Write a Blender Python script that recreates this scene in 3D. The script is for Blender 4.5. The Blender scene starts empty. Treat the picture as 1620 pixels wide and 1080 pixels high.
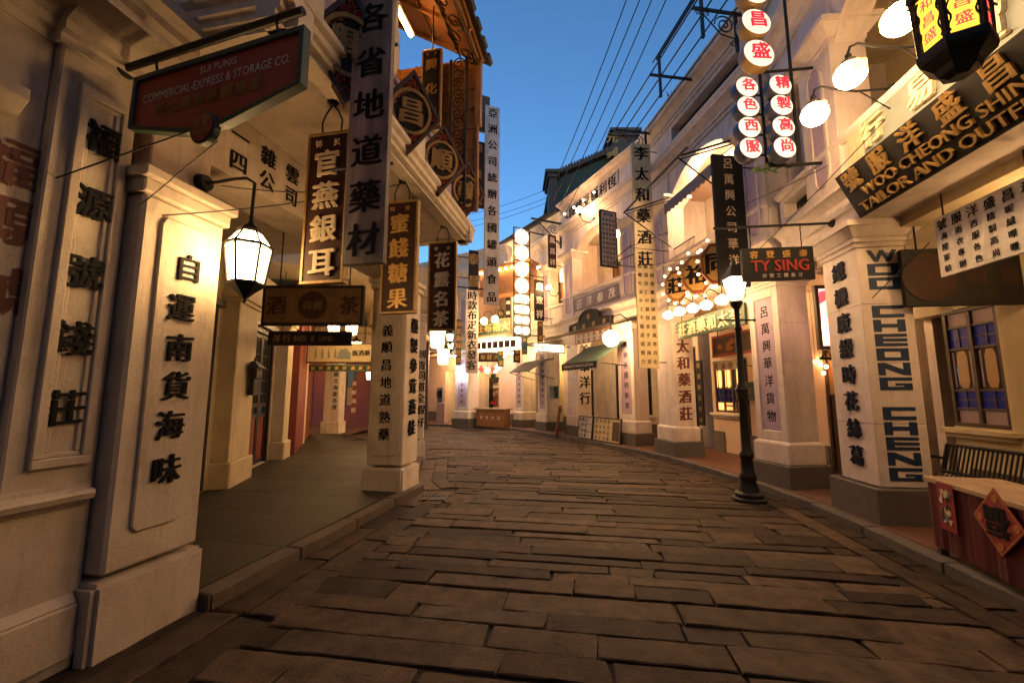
import bpy, bmesh, math, random
from mathutils import Vector as V, Matrix, noise
random.seed(7)
S = bpy.context.scene
COL = S.collection
rad = math.radians

# ------------------------------------------------------------------ camera, sky, exposure
EYE, PITCH, FOC = 1.6, rad(7.12), 665.0
cam = bpy.data.cameras.new('camera'); cam.sensor_width = 36; cam.lens = 36*FOC/1620; cam.clip_end = 2000; cam.clip_start = .05
co = bpy.data.objects.new('camera', cam); COL.objects.link(co)
co.location = (0, 0, EYE); co.rotation_euler = (rad(90)+PITCH, 0, 0)
S.camera = co
W = bpy.data.worlds.new('World'); S.world = W; W.use_nodes = True
nt = W.node_tree
sky = nt.nodes.new('ShaderNodeTexSky'); sky.sky_type = 'NISHITA'; sky.sun_disc = False
sky.sun_elevation = rad(6); sky.sun_rotation = rad(165); sky.air_density = 1.0; sky.dust_density = .5; sky.ozone_density = 4.0
nt.links.new(sky.outputs[0], nt.nodes['Background'].inputs[0])
nt.nodes['Background'].inputs[1].default_value = .130
sun = bpy.data.lights.new('sun', 'SUN'); sun.energy = .02; sun.angle = rad(10); sun.color = (1, .7, .6)
so = bpy.data.objects.new('sun', sun); COL.objects.link(so); so.rotation_euler = (rad(84), 0, rad(20))
S.view_settings.view_transform = 'Standard'; S.view_settings.look = 'None'; S.view_settings.exposure = 1.5; S.view_settings.gamma = 1
S.cycles.use_denoising = True
S.cycles.max_bounces = 6; S.cycles.diffuse_bounces = 2; S.cycles.glossy_bounces = 2; S.cycles.transmission_bounces = 3
S.cycles.sample_clamp_indirect = 4
S.cycles.use_light_tree = True

# ------------------------------------------------------------------ materials
M = {}
def mat(name, col, rough=.75, noise=.0, scale=6, bump=0, bscale=60, metal=0, stain=None, stain_amt=.5, emit=None, est=0, tone=None, spec=.5, coat=0, crack=0):
    m = bpy.data.materials.new(name); m.use_nodes = True; t = m.node_tree; N = t.nodes; L = t.links
    p = N['Principled BSDF']; p.inputs['Base Color'].default_value = (*col, 1); p.inputs['Roughness'].default_value = rough
    p.inputs['Metallic'].default_value = metal; p.inputs['Specular IOR Level'].default_value = spec
    if coat: p.inputs['Coat Weight'].default_value = coat
    tc = N.new('ShaderNodeTexCoord')
    out = None
    if noise:
        n = N.new('ShaderNodeTexNoise'); n.inputs['Scale'].default_value = scale; n.inputs['Detail'].default_value = 8; n.inputs['Roughness'].default_value = .65
        L.new(tc.outputs['Object'], n.inputs['Vector'])
        r = N.new('ShaderNodeMapRange'); r.inputs[1].default_value = .3; r.inputs[2].default_value = .7
        r.inputs[3].default_value = 1-noise; r.inputs[4].default_value = 1+noise*.35
        L.new(n.outputs['Fac'], r.inputs[0])
        mx = N.new('ShaderNodeMix'); mx.data_type = 'RGBA'; mx.blend_type = 'MULTIPLY'; mx.inputs[0].default_value = 1
        mx.inputs[6].default_value = (*col, 1); L.new(r.outputs[0], mx.inputs[7]); out = mx.outputs[2]
        rr = N.new('ShaderNodeMapRange'); rr.inputs[3].default_value = max(.05, rough-.12); rr.inputs[4].default_value = min(1, rough+.12)
        L.new(n.outputs['Fac'], rr.inputs[0]); L.new(rr.outputs[0], p.inputs['Roughness'])
    if stain:   # vertical streaks and blotches of dirt
        mp = N.new('ShaderNodeMapping'); mp.inputs['Scale'].default_value = (3.2, 3.2, .55); L.new(tc.outputs['Object'], mp.inputs[0])
        n2 = N.new('ShaderNodeTexNoise'); n2.inputs['Scale'].default_value = 1.7; n2.inputs['Detail'].default_value = 9; n2.inputs['Roughness'].default_value = .7
        L.new(mp.outputs[0], n2.inputs['Vector'])
        r2 = N.new('ShaderNodeMapRange'); r2.inputs[1].default_value = .48; r2.inputs[2].default_value = .74; r2.inputs[4].default_value = stain_amt
        L.new(n2.outputs['Fac'], r2.inputs[0])
        mx2 = N.new('ShaderNodeMix'); mx2.data_type = 'RGBA'; L.new(r2.outputs[0], mx2.inputs[0])
        if out: L.new(out, mx2.inputs[6])
        else: mx2.inputs[6].default_value = (*col, 1)
        mx2.inputs[7].default_value = (*stain, 1); out = mx2.outputs[2]
    if crack:   # hairline cracks in patches
        nz = N.new('ShaderNodeTexNoise'); nz.inputs['Scale'].default_value = 2.2; nz.inputs['Detail'].default_value = 5; L.new(tc.outputs['Object'], nz.inputs['Vector'])
        va = N.new('ShaderNodeVectorMath'); va.operation = 'MULTIPLY_ADD'; va.inputs[1].default_value = (.7, .7, .7); L.new(nz.outputs['Color'], va.inputs[0]); L.new(tc.outputs['Object'], va.inputs[2])
        vo = N.new('ShaderNodeTexVoronoi'); vo.feature = 'DISTANCE_TO_EDGE'; vo.inputs['Scale'].default_value = 1.1; L.new(va.outputs[0], vo.inputs['Vector'])
        c1 = N.new('ShaderNodeMapRange'); c1.inputs[1].default_value = .001; c1.inputs[2].default_value = .0045; c1.inputs[3].default_value = 1; c1.inputs[4].default_value = 0; L.new(vo.outputs['Distance'], c1.inputs[0])
        n5 = N.new('ShaderNodeTexNoise'); n5.inputs['Scale'].default_value = .9; L.new(tc.outputs['Object'], n5.inputs['Vector'])
        c2 = N.new('ShaderNodeMapRange'); c2.inputs[1].default_value = .5; c2.inputs[2].default_value = .62; c2.inputs[4].default_value = crack; L.new(n5.outputs['Fac'], c2.inputs[0])
        ml = N.new('ShaderNodeMath'); ml.operation = 'MULTIPLY'; L.new(c1.outputs[0], ml.inputs[0]); L.new(c2.outputs[0], ml.inputs[1])
        n6 = N.new('ShaderNodeTexNoise'); n6.inputs['Scale'].default_value = 1.3; n6.inputs['Detail'].default_value = 3; n6.inputs['Distortion'].default_value = 1.2; L.new(tc.outputs['Object'], n6.inputs['Vector'])
        c3 = N.new('ShaderNodeMapRange'); c3.inputs[1].default_value = .56; c3.inputs[2].default_value = .585; c3.inputs[4].default_value = .22; L.new(n6.outputs['Fac'], c3.inputs[0])
        mp_ = N.new('ShaderNodeMix'); mp_.data_type = 'RGBA'; L.new(c3.outputs[0], mp_.inputs[0]); L.new(out, mp_.inputs[6]); mp_.inputs[7].default_value = (col[0]*.72, col[1]*.66, col[2]*.58, 1)
        mc = N.new('ShaderNodeMix'); mc.data_type = 'RGBA'; L.new(ml.outputs[0], mc.inputs[0]); L.new(mp_.outputs[2], mc.inputs[6]); mc.inputs[7].default_value = (.07, .05, .035, 1); out = mc.outputs[2]
    if tone:
        a = N.new('ShaderNodeAttribute'); a.attribute_name = tone
        mx3 = N.new('ShaderNodeMix'); mx3.data_type = 'RGBA'; mx3.blend_type = 'MULTIPLY'; mx3.inputs[0].default_value = 1
        if out: L.new(out, mx3.inputs[6])
        else: mx3.inputs[6].default_value = (*col, 1)
        L.new(a.outputs['Color'], mx3.inputs[7]); out = mx3.outputs[2]
    if out: L.new(out, p.inputs['Base Color'])
    if bump:
        b = N.new('ShaderNodeBump'); b.inputs['Strength'].default_value = bump; b.inputs['Distance'].default_value = .01
        n3 = N.new('ShaderNodeTexNoise'); n3.inputs['Scale'].default_value = bscale; n3.inputs['Detail'].default_value = 6
        L.new(tc.outputs['Object'], n3.inputs['Vector']); L.new(n3.outputs['Fac'], b.inputs['Height']); L.new(b.outputs[0], p.inputs['Normal'])
    if emit:
        p.inputs['Emission Color'].default_value = (*emit, 1); p.inputs['Emission Strength'].default_value = est
    M[name] = m; return m
WARM = (1, .56, .22)
mat('plaster', (.70, .61, .50), .72, .16, 3.5, .25, 45, crack=.3, stain=(.30, .22, .14), stain_amt=.55)
mat('plaster_mauve', (.67, .57, .51), .72, .16, 3.5, .25, 45, crack=.25, stain=(.30, .22, .18), stain_amt=.5)
mat('plaster_old', (.54, .455, .365), .75, .22, 2.5, .4, 40, crack=.3, stain=(.24, .18, .12), stain_amt=.6)
mat('plaster_yellow', (.62, .51, .32), .75, .18, 3, .25, 45, stain=(.33, .24, .12), stain_amt=.45)
mat('plaster_pink', (.60, .43, .32), .75, .12, 3, .2, 45, stain=(.4, .25, .2), stain_amt=.3)
mat('lavender', (.42, .31, .40), .7, .15, 5, .2, 50, stain=(.28, .2, .25), stain_amt=.3)
mat('granite', (.12, .10, .085), .8, .3, 14, .5, 70, stain=(.08, .07, .055), stain_amt=.5)
mat('slab_stone', (.074, .050, .032), .72, .7, 5, .7, 60, stain=(.020, .013, .008), stain_amt=.7, tone='tone', spec=.18)
mat('mortar', (.018, .0125, .008), .95, .3, 9, .6, 30)
mat('kerb_stone', (.095, .068, .048), .75, .3, 8, .5, 40, stain=(.14, .1, .08), stain_amt=.5)
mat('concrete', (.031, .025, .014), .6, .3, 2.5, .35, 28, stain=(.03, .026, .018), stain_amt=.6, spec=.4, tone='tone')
mat('tile', (.13, .055, .032), .6, .25, 10, .3, 40)
mat('iron', (.012, .011, .012), .5, .2, 20, .15, 80, metal=.4)
mat('dark_wood', (.045, .022, .014), .5, .35, 9, .3, 60)
mat('door_wood', (.03, .018, .014), .45, .3, 9, .3, 60)
mat('red_wood', (.22, .045, .025), .55, .3, 8, .3, 60)
mat('honey_wood', (.33, .15, .05), .6, .35, 6, .3, 50, stain=(.2, .08, .03), stain_amt=.5)
mat('rib_wood', (.30, .155, .06), .6, .3, 8, .3, 50)
mat('sign_black', (.012, .011, .011), .6, .3, 7, .15, 60, stain=(.04, .03, .024), stain_amt=.25, spec=.25)
mat('sign_brown', (.042, .017, .012), .55, .3, 7, .15, 60, stain=(.07, .04, .025), stain_amt=.3, spec=.2)
mat('board_tan', (.15, .085, .04), .55, .5, 8, .2, 60, stain=(.06, .03, .015), stain_amt=.6, spec=.2)
mat('sign_grey', (.19, .16, .145), .7, .3, 6, .3, 50, stain=(.52, .45, .41), stain_amt=.8)
mat('sign_pale', (.52, .46, .40), .7, .22, 6, .3, 50, stain=(.20, .15, .11), stain_amt=.8)
mat('sign_yellow', (.60, .48, .27), .65, .2, 6, .2, 50, stain=(.26, .18, .08), stain_amt=.6)
mat('sign_red', (.34, .045, .028), .45, .2, 6, .15, 60, stain=(.13, .02, .015), stain_amt=.4)
mat('sign_green', (.03, .065, .04), .5, .2, 6, .15, 60)
mat('green_frame', (.03, .06, .042), .5, .25, 8, .2, 60)
mat('slate_panel', (.16, .19, .18), .6, .2, 5, .2, 50)
mat('plum_panel', (.16, .11, .13), .6, .2, 5, .2, 50)
mat('ink', (.010, .009, .010), .8, .3, 30, spec=.15)
mat('ink_blue', (.012, .015, .034), .75, .3, 30, spec=.15)
mat('teal_paint', (.006, .028, .085), .6, .35, 16)
mat('brown_paint', (.13, .035, .022), .7, .35, 16)
mat('cream_paint', (.66, .55, .36), .6, .25, 16, stain=(.2, .14, .08), stain_amt=.7)
mat('white_paint', (.70, .65, .57), .6, .2, 8, stain=(.3, .22, .14), stain_amt=.6)
mat('gold', (.55, .33, .09), .45, .25, 14, .2, 60, metal=.3, stain=(.14, .07, .02), stain_amt=.7)
mat('gold_dull', (.34, .21, .06), .5, .3, 14, .2, 60, metal=.25, stain=(.09, .05, .02), stain_amt=.8)
mat('red_paint', (.34, .022, .018), .5, .1, 16)
mat('red_letter', (.60, .02, .05), .5, .1, 16, emit=(.75, .02, .05), est=.35)
mat('canvas_green', (.012, .034, .02), .85, .2, 10, .3, 120)
mat('canvas_dark', (.05, .042, .04), .85, .2, 10, .3, 120)
mat('canvas_grey', (.25, .2, .19), .85, .2, 10, .3, 120)
mat('roof_tile', (.055, .048, .045), .8, .3, 10, .4, 50)
mat('gable_green', (.02, .05, .045), .8, .3, 6, .3, 50)
mat('glass_dark', (.012, .013, .02), .12, spec=.7)
mat('glass_blue', (.007, .012, .07), .15, emit=(.05, .07, .45), est=.025)
mat('glass_orange', (.12, .045, .012), .3, emit=(.9, .33, .06), est=.05)
mat('glass_orange_bright', (.5, .2, .05), .3, emit=(1, .42, .1), est=1.0)
mat('glass_pink', (.20, .115, .08), .3, emit=(.8, .4, .25), est=.03)
mat('lamp_glass', (.9, .85, .75), .3, emit=(1, .59, .24), est=20)
mat('far_glass', (.9, .85, .75), .3, emit=(1, .50, .2), est=5)
mat('amber_globe', (.9, .85, .75), .3, emit=(1, .55, .24), est=80)
mat('street_glass', (.9, .88, .8), .3, emit=(1, .62, .30), est=20)
mat('globe_glass', (.9, .88, .8), .25, emit=(1, .59, .25), est=40)
mat('globe_white', (.9, .88, .82), .25, emit=(1, .66, .36), est=4)
mat('shade_white', (.9, .88, .82), .25, emit=(1, .58, .25), est=24)
mat('bulb', (.9, .8, .6), .25, emit=(1, .51, .19), est=26)
mat('tube_light', (.9, .9, .85), .3, emit=(1, .62, .32), est=110)
mat('sign_bulb', (.9, .8, .6), .25, emit=(1, .54, .2), est=9)
mat('goods', (.35, .2, .1), .6, .5, 14)
mat('eave_tube', (.9, .8, .6), .3, emit=(1, .42, .10), est=24)
mat('cool_light', (.9, .9, .95), .3, emit=(.9, .93, 1), est=30)
mat('drum_face', (.82, .72, .60), .4, emit=(1, .72, .52), est=.42)
mat('drum_blue', (.035, .04, .085), .4)
mat('drum_gold', (.30, .19, .07), .45)
mat('lantern_yellow', (.8, .6, .1), .4, emit=(1, .60, .045), est=.75)
mat('lantern_red', (.7, .08, .08), .4, emit=(1, .10, .07), est=.45)
mat('lightbox_pink', (.7, .5, .5), .3, emit=(1, .42, .40), est=.75)
mat('lightbox_red', (.6, .06, .06), .3, emit=(.9, .07, .08), est=.65)
mat('lightbox_white', (.8, .8, .8), .3, emit=(1, .74, .42), est=1.5)
mat('picture_brown', (.09, .05, .022), .5, .6, 9)
mat('picture_cream', (.5, .4, .22), .6, .3, 9)
mat('wire', (.01, .011, .014), .6)
mat('leaf', (.03, .07, .02), .6)
mat('table_wood', (.40, .27, .16), .5, .35, 5, .25, 50, stain=(.2, .12, .07), stain_amt=.5)
mat('cloth_red', (.085, .004, .005), .8, .2, 8, .2, 90)
mat('poster_red', (.26, .016, .012), .6, .2, 12)
mat('poster_orange', (.42, .14, .03), .6, .2, 12)
mat('steel', (.3, .3, .32), .35, metal=.8)

# ------------------------------------------------------------------ frames, mesh builder, things
class Fr:
    """a plane in the place: O origin, A along, B up, C out of it"""
    def __init__(s, O, A, C, B=(0, 0, 1)):
        s.O, s.A, s.B, s.C = V(O), V(A), V(B), V(C)
    def P(s, a, c, b): return s.O+s.A*a+s.B*b+s.C*c
    def at(s, a, c, b): return Fr(s.P(a, c, b), s.A, s.C, s.B)
    def tilt(s, deg):      # lean the top forwards
        B = s.B*math.cos(rad(deg))+s.C*math.sin(rad(deg)); C = s.C*math.cos(rad(deg))-s.B*math.sin(rad(deg)); return Fr(s.O, s.A, C, B)
    def turn(s, deg):      # swing round the upright
        A = s.A*math.cos(rad(deg))+s.C*math.sin(rad(deg)); C = s.C*math.cos(rad(deg))-s.A*math.sin(rad(deg)); return Fr(s.O, A, C, s.B)
    def roll(s, deg):
        A = s.A*math.cos(rad(deg))+s.B*math.sin(rad(deg)); B = s.B*math.cos(rad(deg))-s.A*math.sin(rad(deg)); return Fr(s.O, A, s.C, B)
WORLD = Fr((0, 0, 0), (1, 0, 0), (0, 1, 0))       # P(x, y, z)
def ray(px, py):
    x = (px-810)/FOC; y = (540-py)/FOC; c, s = math.cos(PITCH), math.sin(PITCH)
    return V((x, c-s*y, s+c*y))
class Fac(Fr):
    """a street front: u along it (away from the camera), v out into the street, z up"""
    def __init__(s, az, lat, side):
        a = rad(az); U = V((math.sin(a), math.cos(a), 0)); R = V((math.cos(a), -math.sin(a), 0))
        super().__init__(R*lat, U, -R*side); s.U, s.R, s.side, s.lat = U, R, side, lat
    def hit(s, px, py, v=0):       # where the line of sight through a point of the photo meets the plane v
        r = ray(px, py); t = (s.lat-v*s.side)/r.dot(s.R); p = r*t
        return p.dot(s.U), EYE+p.z
    def cut(s, px, py, u):         # ... meets the cross plane u
        r = ray(px, py); t = u/r.dot(s.U); p = r*t
        return (s.lat-p.dot(s.R))*s.side, EYE+p.z
    def street(s, u, v, z): return Fr(s.P(u, v, z), s.U*(-s.side), s.C)
    def near(s, u, v, z): return Fr(s.P(u, v, z), s.R, -s.U)

def pick(fr, px, py):
    r = ray(px, py); o = V((0, 0, EYE)); t = (fr.O-o).dot(fr.C)/r.dot(fr.C); p = o+r*t-fr.O
    return p.dot(fr.A), p.dot(fr.B)

ROOT = {}
def thing(name, label, cat, loc=(0, 0, 0), group=None):
    o = bpy.data.objects.new(name, None); COL.objects.link(o); o.location = loc; o.empty_display_size = .1
    o['label'] = label; o['category'] = cat
    if group: o['group'] = group
    ROOT[o.name] = V(loc); return o
def tag(o, label, cat, group=None):
    o['label'] = label; o['category'] = cat
    if group: o['group'] = group
    return o
class MB:
    def __init__(s, fr=WORLD): s.fr = fr; s.v = []; s.f = []
    def add(s, vs, fs):
        n = len(s.v); s.v += [V(p) for p in vs]; s.f += [[i+n for i in f] for f in fs]; return s
    def box(s, a0, a1, c0, c1, b0, b1, fr=None):
        P = (fr or s.fr).P
        return s.add([P(a, c, b) for b in (b0, b1) for c in (c0, c1) for a in (a0, a1)],
                     [(0, 2, 3, 1), (4, 5, 7, 6), (0, 1, 5, 4), (2, 6, 7, 3), (0, 4, 6, 2), (1, 3, 7, 5)])
    def frustum(s, r0, b0, r1, b1, fr=None):      # r = (a0,a1,c0,c1)
        P = (fr or s.fr).P
        return s.add([P(a, c, b) for r, b in ((r0, b0), (r1, b1)) for c in r[2:] for a in r[:2]],
                     [(0, 2, 3, 1), (4, 5, 7, 6), (0, 1, 5, 4), (2, 6, 7, 3), (0, 4, 6, 2), (1, 3, 7, 5)])
    def prism(s, poly, c0, c1, fr=None):          # outline in (a, b), thick along c
        P = (fr or s.fr).P; n = len(poly)
        return s.add([P(a, c0, b) for a, b in poly]+[P(a, c1, b) for a, b in poly],
                     [list(range(n)), list(range(2*n-1, n-1, -1))]+[(i, i+n, (i+1) % n+n, (i+1) % n) for i in range(n)])
    def mould(s, prof, a0, a1, fr=None):          # profile in (c, b), run along a
        P = (fr or s.fr).P; n = len(prof)
        return s.add([P(a0, c, b) for c, b in prof]+[P(a1, c, b) for c, b in prof],
                     [list(range(n)), list(range(2*n-1, n-1, -1))]+[(i, i+n, (i+1) % n+n, (i+1) % n) for i in range(n)])
    def cyl(s, p0, p1, r0, r1=None, n=12):
        p0, p1 = V(p0), V(p1); r1 = r0 if r1 is None else r1; d = (p1-p0).normalized()
        x = d.orthogonal().normalized(); y = d.cross(x); A = [2*math.pi*i/n for i in range(n)]
        return s.add([p+(x*math.cos(t)+y*math.sin(t))*r for p, r in ((p0, r0), (p1, r1)) for t in A],
                     [list(range(n-1, -1, -1)), list(range(n, 2*n))]+[(i, (i+1) % n, (i+1) % n+n, i+n) for i in range(n)])
    def tube(s, pts, r, n=7):
        pts = [V(p) for p in pts]; rings = []
        up = None
        for i, p in enumerate(pts):
            d = (pts[min(i+1, len(pts)-1)]-pts[max(i-1, 0)]).normalized()
            if up is None: up = d.orthogonal().normalized()
            x = (up-d*up.dot(d)); x = x.normalized() if x.length > 1e-5 else d.orthogonal().normalized(); up = x; y = d.cross(x)
            rings.append([p+(x*math.cos(2*math.pi*k/n)+y*math.sin(2*math.pi*k/n))*r for k in range(n)])
        fs = [(i*n+k, i*n+(k+1) % n, (i+1)*n+(k+1) % n, (i+1)*n+k) for i in range(len(pts)-1) for k in range(n)]
        return s.add([q for g in rings for q in g], fs+[list(range(n-1, -1, -1)), list(range((len(pts)-1)*n, len(pts)*n))])
    def lathe(s, o, prof, n=16, axis=(0, 0, 1)):
        o = V(o); d = V(axis).normalized(); x = d.orthogonal().normalized(); y = d.cross(x)
        if abs(d.z) > .99: x, y = V((1, 0, 0)), V((0, 1, 0))
        vs = [o+d*h+(x*math.cos(2*math.pi*k/n+math.pi/n)+y*math.sin(2*math.pi*k/n+math.pi/n))*max(r, 1e-4) for r, h in prof for k in range(n)]
        m = len(prof)
        fs = [(i*n+k, i*n+(k+1) % n, (i+1)*n+(k+1) % n, (i+1)*n+k) for i in range(m-1) for k in range(n)]
        return s.add(vs, fs+[list(range(n-1, -1, -1)), list(range((m-1)*n, m*n))])
    def ball(s, o, r, n=14, sq=1):
        return s.lathe(o, [(r*math.sin(math.pi*i/n), -r*sq*math.cos(math.pi*i/n)) for i in range(n+1)], n+2)
    def build(s, name, m, parent=None, bev=0, smooth=False, seg=1):
        off = ROOT[parent.name] if parent else V((0, 0, 0))
        me = bpy.data.meshes.new(name); me.from_pydata([p-off for p in s.v], [], s.f)
        bm = bmesh.new(); bm.from_mesh(me)
        bmesh.ops.recalc_face_normals(bm, faces=bm.faces)
        if bev:
            es = [e for e in bm.edges if len(e.link_faces) == 2 and e.calc_face_angle(0) > .5]
            bmesh.ops.bevel(bm, geom=es, offset=bev, segments=seg, affect='EDGES', clamp_overlap=True)
        if smooth:
            for f in bm.faces: f.smooth = True
            for e in bm.edges:
                if len(e.link_faces) == 2 and e.calc_face_angle(0) > .7: e.smooth = False
        bm.to_mesh(me); bm.free()
        me.materials.append(M[m] if isinstance(m, str) else m)
        o = bpy.data.objects.new(name, me); COL.objects.link(o)
        if parent: o.parent = parent
        ROOT[o.name] = off; return o
def struct(o): o['kind'] = 'structure'; return o

# ---- lettering: built-in typeface, turned to mesh, thickened sideways like brush strokes
GL = {}
def glyph(t, ext):
    k = (t, ext)
    if k not in GL:
        c = bpy.data.curves.new('glyph', 'FONT'); c.body = t; c.resolution_u = 2; c.extrude = ext
        o = bpy.data.objects.new('glyph', c); COL.objects.link(o)
        dg = bpy.context.evaluated_depsgraph_get(); me = bpy.data.meshes.new_from_object(o.evaluated_get(dg))
        vs = [v.co.copy() for v in me.vertices]; fs = [list(p.vertices) for p in me.polygons]
        bpy.data.objects.remove(o); bpy.data.curves.remove(c); bpy.data.meshes.remove(me)
        GL[k] = (vs, fs)
    return GL[k]
def letter(mb, pl, t, a, b, h, w=None, ext=0, bold=.03, rise=.05, c=.004):
    """one sign (or one line of Latin) centred at (a, b) of plane pl"""
    cjk = ord(t[0]) > 0x2000
    vs, fs = glyph(t, round(ext/h, 3) if ext else 0)
    if not vs: return
    if cjk: x0, x1, y0, y1 = 0, 1, -.11, .87
    else:
        x0 = min(p.x for p in vs); x1 = max(p.x for p in vs); y0 = 0; y1 = .73
    sy = h/(y1-y0); sx = sy if w is None else w/(x1-x0)
    if cjk and w is None: sx = sy
    cx, cy = (x0+x1)/2, (y0+y1)/2; rs = rise if cjk else 0
    if cjk and h > .12: bold *= 1.2
    offs = [(0, 0)] if bold == 0 else ([(-bold, 0), (bold, 0), (0, bold*.55)] if cjk else [(-bold*.6, 0), (bold*.6, 0)])
    if cjk and h > .06:
        letter.n = getattr(letter, 'n', 0)+1; o_ = letter.n*7.31
        vs = [V((p.x+.022*noise.noise(V((p.x*2.6+o_, p.y*2.6, 0))), p.y+.022*noise.noise(V((p.x*2.6, p.y*2.6+o_, 5))), p.z)) for p in vs]
    for i, (dx, dy) in enumerate(offs):
        mb.add([pl.P(a+(p.x-cx+dx)*sx, c+.0012*i+(p.z*sy+ext if ext else 0), b+(p.y-cy+dy)*sy+rs*(p.x-cx)*sx) for p in vs], fs)
def lettering(parent, pl, items, m, ext=0, bold=.03, c=.004, name='lettering'):
    mb = MB()
    for it in items:
        t, a, b, h = it[:4]; letter(mb, pl, t, a, b, h, it[4] if len(it) > 4 else None, ext, bold, c=c)
    return mb.build(name, m, parent)
def column_of(t, a, b0, b1, h, w=None):      # characters from b0 (top) down to b1, centres evenly spread
    n = len(t); return [(ch, a, b0+(b1-b0)*(i/(n-1) if n > 1 else .5), h)+((w,) if w else ()) for i, ch in enumerate(t) if ch != ' ']
def row_of(t, a0, a1, b, h, w=None):
    n = len(t); return [(ch, a0+(a1-a0)*(i/(n-1) if n > 1 else .5), b, h)+((w,) if w else ()) for i, ch in enumerate(t) if ch != ' ']
def signboard(name, label, pl, w, h, m, texts=(), t=.05, frame=None, fw=.03, fp=.012, group=None, cat='sign', bev=.004, hang=None):
    """pl is centred on the face; texts = [(items, material, ext, bold)]"""
    r = thing(name, label, cat, pl.P(0, 0, 0), group)
    MB(pl).box(-w/2, w/2, -t, 0, -h/2, h/2).build('board', m, r, bev)
    if frame:
        f = MB(pl)
        f.box(-w/2-.004, w/2+.004, -t-.004, fp, h/2-fw, h/2+.004); f.box(-w/2-.004, w/2+.004, -t-.004, fp, -h/2-.004, -h/2+fw)
        f.box(-w/2-.004, -w/2+fw, -t-.003, fp-.001, -h/2+fw, h/2-fw); f.box(w/2-fw, w/2+.004, -t-.003, fp-.001, -h/2+fw, h/2-fw)
        f.build('frame', frame, r, .003)
    for tx in texts:
        lettering(r, pl, tx[0], tx[1], tx[2] if len(tx) > 2 else 0, tx[3] if len(tx) > 3 else .03)
    return r
def cross_board(fr, v, p, x2, y0, y1):
    """a board square to the street front, its near edge found at photo point p with offset v: plane frame, width, height, u"""
    u, _ = fr.hit(p[0], p[1], v); ym = (y0+y1)/2
    va, _ = fr.cut(p[0], ym, u); vb, _ = fr.cut(x2, ym, u)
    _, zt = fr.cut((p[0]+x2)/2, y0, u); _, zb = fr.cut((p[0]+x2)/2, y1, u)
    return fr.near(u, (va+vb)/2, (zt+zb)/2), abs(vb-va), zt-zb, u
def strut(r, pts, rr=.012, name='bracket', m='iron'): return MB().tube(pts, rr).build(name, m, r)

FL = Fac(11, -2.97, -1); FI = Fac(-14, -2.73, -1); FK = Fac(-22, 1.99, -1)
FA = Fac(7, 3.67, 1); FB = Fac(-8.5, 5.45, 1); FC = Fac(-24, 8.4, 1); FD = Fac(-31, 10.25, 1); FE = Fac(-57, 15.6, 1)

# ------------------------------------------------------------------ ground, paving, kerbs, walkways
def inside(p, poly):
    x, y = p; c = False; n = len(poly)
    for i in range(n):
        x0, y0 = poly[i]; x1, y1 = poly[(i+1) % n]
        if (y0 > y) != (y1 > y) and x < (x1-x0)*(y-y0)/(y1-y0)+x0: c = not c
    return c
struct(MB().box(-70, 70, -25, 120, -.6, -.024).build('ground', 'mortar'))
KL = [FL.P(-3, .06, 0)[:2], FL.P(2.86, .06, 0)[:2], FL.P(2.9, .06, 0)[:2], FL.P(6.9, .08, 0)[:2], (-1.82, 8.0), (-2.22, 10.7), (-3.9, 13.6), (-6.2, 16.2), (-10, 19.5)]
KR = [FA.P(-3, .28, 0)[:2], FA.P(3.4, .28, 0)[:2], FA.P(6.6, .24, 0)[:2], (4.22, 7.6), (3.86, 10.4), (3.2, 12.3), (2.1, 15.2), (1.15, 17.2), (.15, 19), (-1.7, 20.35), (-4.6, 22.2), (-9, 25.2)]
road_poly = KL+KR[::-1]
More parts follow.
